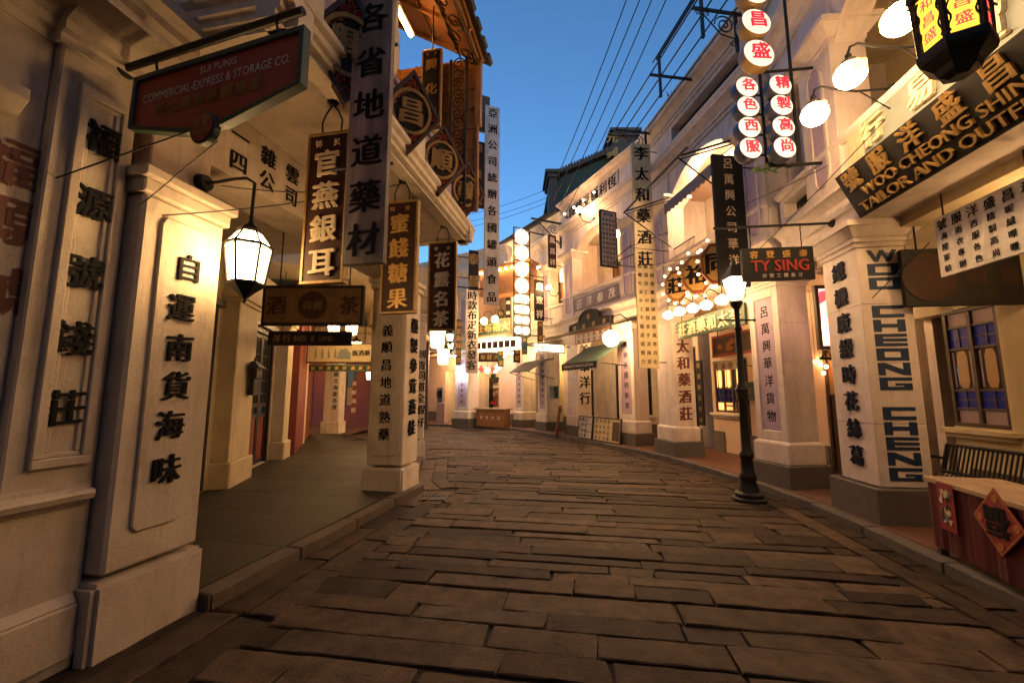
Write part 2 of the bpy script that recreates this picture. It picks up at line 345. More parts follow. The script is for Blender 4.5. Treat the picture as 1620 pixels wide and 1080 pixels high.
def mesh_tone(name, slabs, m, seed=3, worn=1):
    """slabs = [(corner points (4), thickness, tone, tilt)] rounded worn blocks with their own tone"""
    rnd = random.Random(seed); vs = []; fs = []; tones = []
    for q, z0, z1, tone in slabs:
        c = sum((V(p) for p in q), V((0, 0)))/4
        n = len(vs); g = .006
        NX = 9; NY = 3
        tx, ty = rnd.uniform(-.006, .006), rnd.uniform(-.006, .006)
        jig = {}
        grid = []
        for j in range(NY+1):
            row = []
            for i in range(NX+1):
                s = (0, .015, .14, .3, .45, .6, .75, .87, .985, 1)[i]; t = (0, .035, .965, 1)[j]
                p = V(q[0])*(1-s)*(1-t)+V(q[1])*s*(1-t)+V(q[2])*s*t+V(q[3])*(1-s)*t
                e = i in (0, NX) or j in (0, NY)
                w = rnd.uniform(-.009, .009)*worn if e else 0
                w2 = rnd.uniform(-.007, .007)*worn if e else 0
                z = z1+(tx*(s-.5)*2+ty*(t-.5)*2+rnd.uniform(-.0035, .0035))*worn-(.0055*min(1, worn*1.5) if e else 0)-(.006 if (i in (0, NX) and j in (0, NY)) else 0)
                row.append(len(vs)); vs.append((p.x+w*1.0, p.y+w2, z))
            grid.append(row)
        for j in range(NY):
            for i in range(NX):
                fs.append((grid[j][i], grid[j][i+1], grid[j+1][i+1], grid[j+1][i])); tones.append(tone)
        rim = grid[0]+[r[-1] for r in grid[1:]]+grid[-1][-2::-1]+[r[0] for r in grid[-2:0:-1]]
        lo = []
        for k in rim: lo.append(len(vs)); vs.append((vs[k][0], vs[k][1], z0))
        for k in range(len(rim)):
            a, b = k, (k+1) % len(rim); fs.append((rim[a], lo[a], lo[b], rim[b])); tones.append(tone)
    me = bpy.data.meshes.new(name); me.from_pydata(vs, [], fs)
    at = me.attributes.new('tone', 'FLOAT_COLOR', 'FACE')
    for i, t in enumerate(tones): at.data[i].color = (*t, 1)
    for p in me.polygons: p.use_smooth = True
    me.materials.append(M[m]); me.validate(); me.set_sharp_from_angle(angle=rad(14)); me.update()
    o = bpy.data.objects.new(name, me); COL.objects.link(o); ROOT[o.name] = V((0, 0, 0)); return o
def rtone(r, a=.42, b=1.6):
    k = r.uniform(a, b); h = r.uniform(-.06, .06); return (k*(1+h), k, k*(1-h*1.3))
rnd = random.Random(11); slabs = []
RA = rad(9.5); RU = V((math.sin(RA), math.cos(RA))); RV = V((math.cos(RA), -math.sin(RA)))
def kx(K, y):
    for (x0, y0), (x1, y1) in zip(K, K[1:]):
        if y0 <= y <= y1: return x0+(x1-x0)*(y-y0)/(y1-y0)
    return K[-1][0]
s = -1.0
while s < 24:
    d = rnd.choice((.19, .23, .26, .28, .32))*(1 if s < 14 else 1.1)
    t = -9-rnd.uniform(0, 1.5)
    skew = rnd.uniform(-.02, .02)
    while t < 9:
        L = rnd.choice((.45, .65, .85, 1.0, 1.2, 1.5))*rnd.uniform(.85, 1.15)
        gp = rnd.uniform(.009, .018)
        a = RU*(s+gp/2)+RV*(t+gp/2); q = [RU*(s+gp/2+skew)+RV*(t+gp/2), RU*(s+gp/2+skew)+RV*(t+L-gp/2), RU*(s+d-gp/2+skew)+RV*(t+L-gp/2+rnd.uniform(-.04, .04)), RU*(s+d-gp/2+skew)+RV*(t+gp/2)]
        # clip the slab's ends to the road, leaving the border course free
        ym = (q[0].y+q[2].y)/2
        lo, hi = kx(KL, ym)+.62, kx(KR, ym)-.5
        if q[0].x < lo and q[1].x > lo+.12: q[0] = q[0]+(q[1]-q[0])*((lo-q[0].x)/(q[1].x-q[0].x)); q[3] = q[3]+(q[2]-q[3])*((lo-q[3].x)/(q[2].x-q[3].x))
        if q[1].x > hi and q[0].x < hi-.12: q[1] = q[0]+(q[1]-q[0])*((hi-q[0].x)/(q[1].x-q[0].x)); q[2] = q[3]+(q[2]-q[3])*((hi-q[3].x)/(q[2].x-q[3].x))
        c = (q[0]+q[1]+q[2]+q[3])/4
        if lo-.05 < q[0].x and q[1].x < hi+.05 and inside(c, road_poly): slabs.append((q, -.06, rnd.uniform(-.008, .006), rtone(rnd)))
        t += L
    s += d
# border courses laid along both kerbs
def along(K, step, w, off, sgn, y0=-1, y1=30):
    pts = [V(p) for p in K]
    for a, b in zip(pts, pts[1:]):
        D = (b-a); n = max(1, round(D.length/step)); nv = V((D.y, -D.x)).normalized()*sgn
        for i in range(n):
            p, q = a+D*(i/n), a+D*((i+1)/n)
            g = D.normalized()*.012
            if y0 < p.y < y1: yield [p+nv*off+g, q+nv*off-g, q+nv*(off+w)-g, p+nv*(off+w)+g]
for k in range(2):
    for q in along(KL, 1.1-.25*k, .27, .05+.29*k, 1): slabs.append((q, -.06, rnd.uniform(-.006, .004), rtone(rnd)))
for q in along(KL, .9, .30, -.26, 1, -3, 2.75): slabs.append((q, -.06, rnd.uniform(-.010, -.004), rtone(rnd)))
for q in along(KR, .42, .2, .05, -1): slabs.append((q, -.06, rnd.uniform(-.006, .004), rtone(rnd, .45, 1)))
for q in along(KR, 1.3, .2, .27, -1): slabs.append((q, -.06, rnd.uniform(-.006, .004), rtone(rnd)))
struct(mesh_tone('road', slabs, 'slab_stone'))
# the far plaza beyond the bend
# kerb stones
for K, sg, nm in ((KL, 1, 'kerb'), (KR, -1, 'kerb')):
    st = []
    for q in along(K, 1.05, .17, -.14, sg, 2.75 if sg == 1 else -3): st.append((q, -.05, .094, rtone(rnd, .75, 1.2)))
    struct(mesh_tone(nm, st, 'kerb_stone' if sg == 1 else 'granite'))
def slab_poly(name, poly, z, m):
    b = MB(); b.prism([(p[0], p[1]) for p in poly], -.05, z, Fr((0, 0, 0), (1, 0, 0), (0, 0, 1), (0, 1, 0))); return struct(b.build(name, m))
def off_line(K, d):
    out = []
    for i, p in enumerate(K):
        a = V(K[max(i-1, 0)]); b = V(K[min(i+1, len(K)-1)]); D = (b-a).normalized(); out.append(V(p)+V((D.y, -D.x))*d)
    return out
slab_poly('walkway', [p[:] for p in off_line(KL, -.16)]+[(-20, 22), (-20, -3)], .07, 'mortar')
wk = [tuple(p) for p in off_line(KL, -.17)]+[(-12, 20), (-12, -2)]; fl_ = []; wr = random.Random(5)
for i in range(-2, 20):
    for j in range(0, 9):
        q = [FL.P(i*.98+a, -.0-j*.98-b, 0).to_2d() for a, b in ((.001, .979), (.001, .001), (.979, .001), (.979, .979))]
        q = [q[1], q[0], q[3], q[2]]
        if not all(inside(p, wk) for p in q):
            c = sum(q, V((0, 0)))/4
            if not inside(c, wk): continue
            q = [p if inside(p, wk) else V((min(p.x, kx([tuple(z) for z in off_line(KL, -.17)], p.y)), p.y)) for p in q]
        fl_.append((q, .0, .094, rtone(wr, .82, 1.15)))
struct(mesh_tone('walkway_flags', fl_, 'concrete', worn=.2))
slab_poly('tiled_walkway', [p[:] for p in off_line(KR, .16)]+[(-4, 34), (18, 34), (18, -3)], .092, 'tile')
struct(MB().box(-19, -6.2, 16.2, 21, .06, .1).build('passage_floor', 'tile'))

# ------------------------------------------------------------------ shophouses on the right
def wall_open(mb, u0, u1, z0, z1, v0, v1, ops):
    u = u0
    for a, b, c, d in sorted(ops):
        if a > u: mb.box(u, a, v0, v1, z0, z1)
        if c > z0: mb.box(a, b, v0, v1, z0, c)
        if d < z1: mb.box(a, b, v0, v1, d, z1)
        u = b
    if u < u1: mb.box(u, u1, v0, v1, z0, z1)
def window(fr, par, a, b, c, d, v, frame='dark_wood', panes=None, cols=2, sill=True, silm='plaster'):
    """leaves with coloured glass: panes = rows from the top [(fraction, material)]"""
    w = MB(fr); t = .055
    w.box(a, b, v-.08, v-.01, d-t, d); w.box(a, b, v-.08, v-.01, c, c+t)
    n = cols
    for i in range(n+1):
        x = a+(b-a)*i/n; w.box(max(a, x-t/2-(t/2 if i == n else 0)), min(b, x+t/2+(t/2 if i == 0 else 0)), v-.078, v-.012, c+t, d-t)
    rows = panes or [(1, 'glass_dark')]
    z = d-t
    H = d-c-2*t
    zz = []
    for fctn, m in rows:
        z2 = z-H*fctn; zz.append((z2, z, m)); z = z2
    for z2, z1, m in zz[:-1]: w.box(a+t, b-t, v-.07, v-.02, z2-.018, z2+.018)
    o = w.build('window', frame, par, .004)
    by = {}
    for z2, z1, m in zz:
        for i in range(n):
            x0, x1 = a+(b-a)*i/n+t/2, a+(b-a)*(i+1)/n-t/2
            by.setdefault(m if not isinstance(m, tuple) else m[0], MB(fr)).box(x0, x1, v-.055, v-.05, z2, z1)
            if isinstance(m, tuple):     # a shaped centre light with slim side bars
                xm = (x0+x1)/2; ww = (x1-x0)*.22
                by.setdefault(m[1], MB(fr)).prism([(xm-ww*.6, z2+.03), (xm+ww*.6, z2+.03), (xm+ww, z2+.12), (xm+ww, z1-.12), (xm+ww*.6, z1-.03), (xm-ww*.6, z1-.03), (xm-ww, z1-.12), (xm-ww, z2+.12)], v-.05, v-.045)
                for sx in (-1, 1): by.setdefault(m[2], MB(fr)).box(xm+sx*ww*1.75-.012, xm+sx*ww*1.75+.012, v-.05, v-.045, z2+.04, z1-.04)
    q = MB(fr); any_ = False
    for z2, z1, m in zz:
        if m == 'glass_blue':
            any_ = True
            for i in range(n):
                x0, x1 = a+(b-a)*i/n+t/2, a+(b-a)*(i+1)/n-t/2; xm = (x0+x1)/2
                q.box(xm-.009, xm+.009, v-.058, v-.036, z2+.018, z1-.018); q.box(x0, x1, v-.057, v-.037, (z1+z2)/2-.009, (z1+z2)/2+.009)
    if any_: q.build('muntin', frame, o)
    for m, b_ in by.items(): b_.build('pane', m, o)
    if sill:
        q = MB(fr); q.box(a-.12, b+.12, v, v+.12, c-.09, c-.02); q.box(a-.08, b+.08, v, v+.07, c-.15, c-.09); q.build('sill', silm, o, .008)
    return o
def plinth_column(fr, par, ua, ub, dep, z1=3.45, panel=True, m='plaster', base=.82, pl=.45, pm='granite', v=0, cap=True):
    c = MB(fr)
    n = 4; zs = [base+(z1-base)*i/n for i in range(n+1)]; fv = v-.03 if panel else v
    for i in range(n): c.box(ua+.05, ub-.05, v-dep+.05, fv-.05, zs[i], zs[i+1])
    o = c.build('column', m, par, .007)
    b = MB(fr); b.box(ua-.0, ub+.0, v-dep, v, pl, base-.04); b.frustum((ua, ub, v-dep, v), base-.04, (ua+.05, ub-.05, v-dep+.05, v-.05), base); b.build('column_base', m, o, .012)
    MB(fr).box(ua-.06, ub+.06, v-dep-.06, v+.06, -.04, pl).build('plinth', pm, o, .015)
    if panel:
        k = MB(fr); x0, x1 = ua+.05, ub-.05; bw = .13
        k.box(x0, x0+bw, fv-.05, v-.048, base+.001, z1-.001); k.box(x1-bw, x1, fv-.05, v-.048, base+.001, z1-.001)
        k.box(x0+bw, x1-bw, fv-.05, v-.048, z1-.17, z1-.001); k.box(x0+bw, x1-bw, fv-.05, v-.048, base+.001, base+.16)
        k.build('panel_border', m, o, .008)
        MB(fr).box(x0+bw, x1-bw, fv-.051, fv-.044, base+.16, z1-.17).build('recessed_panel', 'lavender', o)
    if cap:
        q = MB(fr)
        def ring(e, za, zb): q.box(ua+.05-e, ub-.05+e, v-dep+.05-e, v-.05+e, za, zb)
        ring(.02, z1, z1+.06); ring(.05, z1+.06, z1+.12)
        E = lambda e: (ua+.05-e, ub-.05+e, v-dep+.05-e, v-.05+e)
        q.frustum(E(.06), z1+.12, E(.15), z1+.24); ring(.17, z1+.24, z1+.32)
        q.build('capital', m, o, .006)
    return o
def upper_column(fr, par, ua, ub, z0, z1, dep=.45, v=.05, m='plaster', strip=True):
    o = MB(fr).box(ua, ub, v-dep, v, z0, z1).build('upper_column', m, par, .008)
    q = MB(fr); E = lambda e: (ua-e, ub+e, v-dep-e, v+e)
    q.box(ua-.02, ub+.02, v-dep-.02, v+.02, z1, z1+.06); q.frustum(E(.03), z1+.06, E(.14), z1+.2); q.box(ua-.16, ub+.16, v-dep-.16, v+.16, z1+.2, z1+.28)
    q.build('capital', m, o, .006)
    if strip:   # sunk lavender strip with round ends in a raised rim
        xm = (ua+ub)/2; w = min(.14, (ub-ua)*.24); za, zb = z0+.16, z1-.14
        def pill(w, e):
            p = []
            for i in range(9): t = math.pi*i/8; p.append((xm+w*math.cos(t), zb-w+w*math.sin(t)))
            for i in range(9): t = math.pi+math.pi*i/8; p.append((xm+w*math.cos(t), za+w+w*math.sin(t)))
            return p
        a, b = pill(w+.05, 0), pill(w, 0); r = MB(fr); n = len(a)
        r.add([fr.P(x, c, z) for ring in (a, b) for c in (v-.002, v+.025) for x, z in ring],
              [f for i in range(n) for j in [(i+1) % n] for f in ((i, j, n+j, n+i), (2*n+i, 3*n+i, 3*n+j, 2*n+j), (n+i, n+j, 3*n+j, 3*n+i))])
        r.build('rim', m, o)
        MB(fr).prism(b, v-.01, v+.004).build('recessed_panel', 'lavender', o)
    return o
BEAM = [(-.5, 0), (0, 0), (0, .17), (.04, .17), (.04, .23), (.02, .25), (.02, .33), (.10, .42), (.14, .44), (.14, .5), (0, .53), (-.5, .53)]
CORN = [(-.4, 0), (.02, 0), (.02, .08), (.06, .08), (.06, .14), (.16, .24), (.22, .26), (.22, .33), (.26, .36), (.26, .42), (-.4, .45)]
def shift(prof, z, k=1): return [(c*k, b*k+z) for c, b in prof]
def lamp_point(name, par, p, energy, r=.06, col=WARM):
    l = bpy.data.lights.new(name, 'POINT'); l.energy = energy; l.shadow_soft_size = r; l.color = col
    o = bpy.data.objects.new(name, l); COL.objects.link(o); o.location = V(p)-(ROOT[par.name] if par else V((0, 0, 0))); o.parent = par; return o
def shophouse(label, fr, u0, u1, D=1.75, m='plaster', inner='plaster', uinner=None, cols=(), ups=(), ops=(), uops=(), bm=3.77, rail=4.92, arch0=6.6, cor=7.2, att=8.4, top=8.9, slots=(), aslots=(), ck=1, back=7, arches=True, loc=None):
    r = thing('shophouse', label, 'shop building', loc or fr.P((u0+u1)/2, 0, 0))
    w = MB(fr); wall_open(w, u0, u1, 0, bm, -D-.22, -D, ops); w.build('wall', inner, r)
    w = MB(fr); wall_open(w, u0, u1, 0, .62, -D, -D+.04, [o for o in ops if o[2] < .62]); w.build('dado', 'granite', r, .006)
    MB(fr).box(u0, u1, -D-.22, -.5, bm-.12, bm+.1).build('ceiling', inner, r)
    MB(fr).mould(shift(BEAM, bm), u0, u1).build('beam', m, r)
    w = MB(fr); wall_open(w, u0, u1, bm+.53, rail-.1, -.24, 0, slots); w.build('balcony_front', m, r, .004)
    if slots: MB(fr).box(min(s[0] for s in slots)-.05, max(s[1] for s in slots)+.05, -.27, -.2, min(s[2] for s in slots)-.03, max(s[3] for s in slots)+.03).build('grille', 'iron', r)
    MB(fr).mould([(-.3, rail-.1), (.03, rail-.1), (.07, rail-.06), (.07, rail), (-.3, rail)], u0, u1).build('balcony_rail', m, r)
    w = MB(fr); wall_open(w, u0, u1, bm+.53, cor, -D-.22, -D, uops); w.build('upper_wall', uinner or inner, r)
    MB(fr).box(u0, u1, -D, -.45, cor-.1, cor+.05).build('upper_ceiling', inner, r)
    for a, b in ups: upper_column(fr, r, a, b, bm+.5, arch0-.28, m=m)
    if arches:
        xs = sorted(ups); edges = [(x[1], y[0]) for x, y in zip(xs, xs[1:])]
        if xs and xs[0][0]-u0 > .6: edges.append((u0, xs[0][0]))
        if xs and u1-xs[-1][1] > .6: edges.append((xs[-1][1], u1))
        for a, b in edges:
            n = 20; rise = min(.5, (b-a)*.25)
            pts = [(a, arch0-.3)]+[(a+(b-a)*i/n, arch0-.3+rise*1.5*math.sin(math.pi*i/n)**.6) for i in range(1, n)]+[(b, arch0-.3)]
            q = MB(fr)
            for (x0, y0), (x1, y1) in zip(pts, pts[1:]): q.prism([(x0, y0), (x1, y1), (x1, cor), (x0, cor)], -.4, -.02)
            q.build('arch', m, r)
    w = MB(fr)
    for a, b in ups: w.box(a, b, -.4, .0, arch0, cor)
    if ups: w.build('pier', m, r)
    MB(fr).mould(shift(CORN, cor), u0, u1).build('cornice', m, r)
    w = MB(fr); wall_open(w, u0, u1, cor+.45, att, -.3, -.03, aslots); w.build('parapet', m, r)
    if aslots: MB(fr).box(min(s[0] for s in aslots)-.05, max(s[1] for s in aslots)+.05, -.33, -.26, cor+.5, att-.03).build('grille', 'iron', r)
    MB(fr).mould([(c, b*ck+att) for c, b in CORN], u0, u1).build('coping', m, r)
    MB(fr).box(u0, u1, -back, -.4, cor+.05, cor+.3).build('roof', 'roof_tile', r)
    for a in (u0, u1-.15): MB(fr).box(a, a+.15, -back, -D-.22, 0, cor).build('side_wall', m, r)
    w = MB(fr)
    for a in (u0, u1-.15): w.box(a, a+.15, -D, -.42, bm+.1, cor-.1)
    w.build('party_wall', m, r)
    MB(fr).box(u0, u1, -back, -back+.15, 0, cor).build('rear_wall', m, r)
    for c in cols: plinth_column(fr, r, *c[:3], m=m, **(c[3] if len(c) > 3 else {}))
    return r
def letter_column(par, pl, t, z0, z1, h, m, ext=0, bold=.03, w=None, c=.004): return lettering(par, pl, column_of(t, 0, z0, z1, h, w), m, ext, bold, c)

# --- the tailor's building, nearest on the right
WIN = [(.13, 'glass_pink'), (.2, 'glass_blue'), (.38, ('glass_dark', 'glass_orange', 'glass_pink')), (.17, 'glass_blue'), (.12, 'glass_pink')]
wa = FA.hit(1500, 600, -1.75)[0]; wb = FA.hit(1590, 600, -1.75)[0]; wz0 = FA.hit(1545, 676, -1.75)[1]; wz1 = FA.hit(1540, 483, -1.75)[1]
w0, w1 = min(wa, wb), max(wa, wb)
bA = shophouse('cream tailor shophouse with lettered corner column, nearest on the right', FA, -1.5, 7.28, m='plaster_mauve', inner='plaster_yellow',
    cols=[(1.6, 2.35, .68, dict(panel=False)), (5.62, 6.42, .68, dict(panel=False, pl=.5, base=.5))], ups=[(1.6, 2.4), (5.62, 6.38)],
    ops=[(w0, w1, wz0, wz1), (6.5, 7.28, 0, 2.75)], uops=[(3.2, 4.4, 5, 6.8)], slots=[(6.5, 7.15, 4.46, 4.74)])
window(FA, bA, w0, w1, wz0, wz1, -1.75, panes=WIN, silm='plaster_yellow')
window(FA, bA, 3.2, 4.4, 5, 6.8, -1.75, panes=[(.5, 'glass_dark'), (.5, 'glass_dark')], sill=False)
pl = FA.near(5.62+.05, -.34, 0)
L_ = []
zt = FA.cut(1385, 405, 5.67)[1]; zb = FA.cut(1420, 750, 5.67)[1]
txt = 'WOO CHEONG CHENG'
hh = (zt-zb)/(len(txt)-1)
for i, ch in enumerate(txt): L_.append((ch, 0.0, zt-(zt-zb)*i/(len(txt)-1), hh*.86, .36))
for o in bA.children:
    if o.name.startswith('column') and abs(o.data.vertices[0].co.dot(FA.U)+ROOT[o.name].dot(FA.U)-5.67) < .05: colW = o
BLK = {'O': [(0, 1, .74, 1), (0, 1, 0, .26), (0, .25, .26, .74), (.75, 1, .26, .74)], 'C': [(0, 1, .72, 1), (0, 1, 0, .28), (0, .25, .28, .72)],
  'H': [(0, .25, 0, 1), (.75, 1, 0, 1), (.25, .75, .35, .65)], 'E': [(0, .25, 0, 1), (.25, 1, .75, 1), (.25, 1, .38, .62), (.25, 1, 0, .25)],
  'N': [(0, .22, 0, 1), (.78, 1, 0, 1), [(.22, 1), (.22, .55), (.78, 0), (.78, .45)]], 'G': [(0, 1, .74, 1), (0, 1, 0, .26), (0, .25, .26, .74), (.75, 1, .26, .54), (.48, .75, .36, .54)],
  'W': [[(0, 1), (.17, 1), (.31, .36), (.25, 0)], [(.25, 0), (.31, .36), (.44, 1), (.5, 1), (.5, .62), (.37, 0)], [(.5, .62), (.5, 1), (.56, 1), (.69, .36), (.75, 0), (.63, 0)], [(.75, 0), (.69, .36), (.83, 1), (1, 1)]]}
q = MB(pl)
for ch, a, b, h, w in L_:
    for t in BLK.get(ch, []):
        pts = [(t[0], t[2]), (t[1], t[2]), (t[1], t[3]), (t[0], t[3])] if isinstance(t, tuple) else t
        q.prism([(a+(x-.5)*w, b+(y-.5)*h) for x, y in pts], .001, .005)
q.build('lettering', 'teal_paint', colW)
z0 = FA.hit(1325, 430, 0)[1]; z1 = FA.hit(1350, 720, 0)[1]
letter_column(colW, FA.street(6.02, -.05, 0), '鐵機廠緞時花絲葛', z0, z1, .26, 'ink_blue', ext=.008, bold=.03)
# frieze board over the beam with loose gilt signs
q = MB(FA).box(2.45, 5.2, .0, .05, 4.40, 4.86).build('frieze_panel', 'slate_panel', bA, .005)
lettering(q, FA.street(3.9, .05, 4.63), row_of('行易貿昌', -1.1, .9, 0, .33), 'cream_paint', ext=.02, bold=.035)
MB(FA).box(5.22, 5.5, -.05, .04, 4.35, 4.82).build('pilaster', 'plaster_yellow', bA, .006)

# --- second on the right: the wine and medicine shop
sx = FB.hit(1145, 600, -1.75); bw0, bw1 = FB.hit(1172, 600, -1.75)[0], FB.hit(1130, 600, -1.75)[0]
bz0 = FB.hit(1150, 652, -1.75)[1]; bz1 = FB.hit(1150, 585, -1.75)[1]+.25
bB = shophouse('white wine shop building with arched lit balcony and round bulb signs', FB, 6.2, 10.75, D=1.75, m='plaster_mauve', inner='plaster_pink', uinner='plaster',
    cols=[(6.22, 7.02, .68), (9.68, 10.6, .66, dict(panel=False))], ups=[(6.22, 6.88), (9.5, 10.5)],
    ops=[(bw0, bw1, bz0, bz1), (6.4, 7.2, .1, 2.6), (9.3, 10.3, .1, 2.5)], uops=[(7.3, 8.3, 4.4, 6.6)], slots=[(7.1, 9.4, 4.38, 4.72)], aslots=[(6.7, 9.25, 7.85, 8.3)])
window(FB, bB, bw0, bw1, bz0, bz1, -1.75, panes=[(.1, 'glass_orange_bright'), (.45, ('glass_dark', 'glass_orange_bright', 'glass_orange_bright')), (.28, 'glass_blue'), (.17, 'glass_orange_bright')], cols=3)
window(FB, bB, 7.3, 8.3, 4.5, 6.6, -1.75, panes=[(.5, 'glass_dark'), (.5, 'glass_dark')], sill=False)
window(FB, bB, 6.4, 7.2, .1, 2.6, -1.75, panes=[(.4, 'glass_orange'), (.6, 'dark_wood')], sill=False)
window(FB, bB, 9.3, 10.3, .1, 2.5, -1.75, panes=[(.5, 'glass_dark'), (.5, 'dark_wood')], sill=False)
cB = [o for o in bB.children if o.name.startswith('column')]
letter_column(cB[0], FB.street(6.62, -.078, 0), '呂萬興華洋貨物', 3.05, 1.22, .21, 'ink', bold=.02)
letter_column(cB[1], FB.near(9.73, -.33, 0), '李太和藥酒莊', 3.2, 1.12, .34, 'brown_paint', bold=.04)
# iron grille on the balcony and the awning
gr = MB(FB); gr.box(8.6, 9.5, -.1, -.08, 4.94, 4.96); gr.box(8.6, 9.5, -.1, -.08, 5.2, 5.22)
for k in range(19): gr.cyl(FB.P(8.6+k*.05, -.09, 4.94), FB.P(8.6+k*.05, -.09, 5.21), .006, n=5)
gr.build('balcony_grille', 'iron', bB)

# --- third on the right
bC = shophouse('white grocery building with lettered parapet and segmental balcony arch', FC, 9.0, 14.0, D=1.6, m='plaster_mauve', rail=5.3, bm=3.95, arch0=7.0, cor=7.75, att=8.92, ck=.45,
    cols=[(9.98, 10.82, .64), (13.0, 13.85, .66, dict(panel=False))], ups=[(9.75, 10.35), (13.15, 13.85)],
    ops=[(11.0, 11.7, .9, 2.9), (12.0, 12.9, .1, 2.7), (9.1, 9.9, .2, 3)], uops=[(10.7, 11.3, 5, 6.6), (12.3, 12.9, 5, 6.6)])
for a in ((11.0, 11.7, .9, 2.9), (12.0, 12.9, .1, 2.7), (9.1, 9.9, .2, 3)): window(FC, bC, *a, -1.6, panes=[(.5, 'glass_dark'), (.5, 'glass_dark')], sill=a[2] > .5)
for a in ((10.7, 11.3, 5, 6.6), (12.3, 12.9, 5, 6.6)): window(FC, bC, *a, -1.6, panes=[(.4, 'glass_orange'), (.6, 'glass_dark')], sill=False)
cC = [o for o in bC.children if o.name.startswith('column')]
letter_column(cC[0], FC.street(10.4, -.078, 0), '專辦各國時新貨', 3.1, 1.25, .2, 'ink', bold=.02)
letter_column(cC[1], FC.near(13.05, -.33, 0), '美華洋行', 3.2, 1.45, .46, 'ink', bold=.03)
q = MB(FC).box(10.4, 13.5, -.03, .0, 8.3, 8.86).build('parapet_board', 'sign_pale', bC, .004)
lettering(q, FC.street(11.95, .0, 8.58), row_of('貨雜豆麵利恆', -1.25, 1.25, 0, .46), 'ink', bold=.035)
q = MB(FC).box(10.5, 13.1, .0, .03, 4.62, 5.08).build('frieze_panel', 'plum_panel', bC, .004)
lettering(q, FC.street(11.8, .03, 4.85), row_of('莊洋泰茂', -.95, .95, 0, .36), 'white_paint', bold=.03)
# --- the gabled roof standing behind it
rg = thing('gabled_house', 'dark green gable and tiled roof rising behind the lettered parapet', 'building', (4, 20, 0))
GY = 19.5; GF = Fr((0, GY, 0), (1, 0, 0), (0, -1, 0))
gx0, gz0 = pick(GF, 880, 276); gx1, gz1 = pick(GF, 968, 238)
MB(GF).prism([(gx0, 6), (gx1, 6), (gx1, gz1-.25), (gx0, gz0-.25)], -5, 0).build('wall', 'gable_green', rg)
q = MB(GF); n = 22
for k in range(n):
    a, b = gx0-.3+(gx1-gx0+.3)*k/n, gx0-.3+(gx1-gx0+.3)*(k+.62)/n; za, zb_ = gz0+(gz1-gz0)*(a-gx0)/(gx1-gx0), gz0+(gz1-gz0)*(b-gx0)/(gx1-gx0)
    q.prism([(a, za-.05), (b, zb_-.05), (b, zb_+.07), (a, za+.07)], -5, .38)
q.prism([(gx0-.3, gz0-.3), (gx1, gz1-.22), (gx1, gz1-.04), (gx0-.3, gz0-.14)], -5, .34); q.build('roof', 'roof_tile', rg)
q = MB(GF)
for x0, x1, y0, y1 in ((868, 880, 274, 320), (968, 1004, 210, 260)):
    a0, zt = pick(GF, x0, y0); a1, _ = pick(GF, x1, y0); q.box(a0, a1, -1.2, .3, 6, zt-.4); q.box(a0-.1, a1+.1, -1.4, .4, zt-.4, zt-.2); q.box(a0-.2, a1+.2, -1.5, .5, zt-.2, zt-.05)
q.build('gable_pier', 'roof_tile', rg)
lettering(rg, Fr(GF.P(pick(GF, 966, 234)[0], .32, pick(GF, 966, 234)[1]), GF.A, GF.C), column_of('元興', 0, .35, -.45, .6), 'gold_dull', c=.01)
rg2 = thing('tiled_house', 'low dark tiled roof behind the far bend buildings', 'building', FD.P(17, -3, 0))
MB(FD).box(13.2, 21, -6, -.6, 8.2, 9.0).build('wall', 'gable_green', rg2)
q = MB(FD)
for k in range(44): q.mould([(.42, 8.98), (.42, 9.08), (-2.5, 10.2), (-5, 9.2), (-5, 9.1), (-2.5, 10.1)], 13.1+k*.18, 13.1+k*.18+.11)
q.mould([(.38, 8.93), (.38, 9.0), (-2.5, 10.12), (-5, 9.1), (-5, 9.0)], 13.0, 21.1); q.build('roof', 'roof_tile', rg2)
# --- fourth on the right
bD = shophouse('white cloth shop building at the bend with globe ladder sign', FD, 12.9, 19.2, D=1.6, rail=5.2, bm=3.95, arch0=7.0, cor=7.8, att=8.5, top=9,
    cols=[(14.3, 15.05, .8), (16.15, 16.95, .8)], ups=[(13.9, 14.4), (16.3, 16.9)],
    ops=[(13.2, 14.0, .1, 2.6), (15.2, 16.1, .1, 2.8), (17.2, 18.6, .1, 2.8)], uops=[(14.8, 15.9, 5, 6.8), (17.3, 18.4, 5, 6.8)])
for a in ((13.2, 14.0, .1, 2.6),): window(FD, bD, *a, -1.6, panes=[(.5, 'glass_dark'), (.5, 'dark_wood')], sill=False)
for a in ((14.8, 15.9, 5, 6.8), (17.3, 18.4, 5, 6.8)): window(FD, bD, *a, -1.6, panes=[(.5, 'glass_orange'), (.5, 'glass_dark')], sill=False)
cD = [o for o in bD.children if o.name.startswith('column')]
for k, t in enumerate(('時新絲綢呢絨布疋', '統辦環球時款貨物')):
    letter_column(cD[k], FD.street((14.67, 16.55)[k], -.078, 0), t, 3.1, 1.25, .18, 'ink', bold=.02)

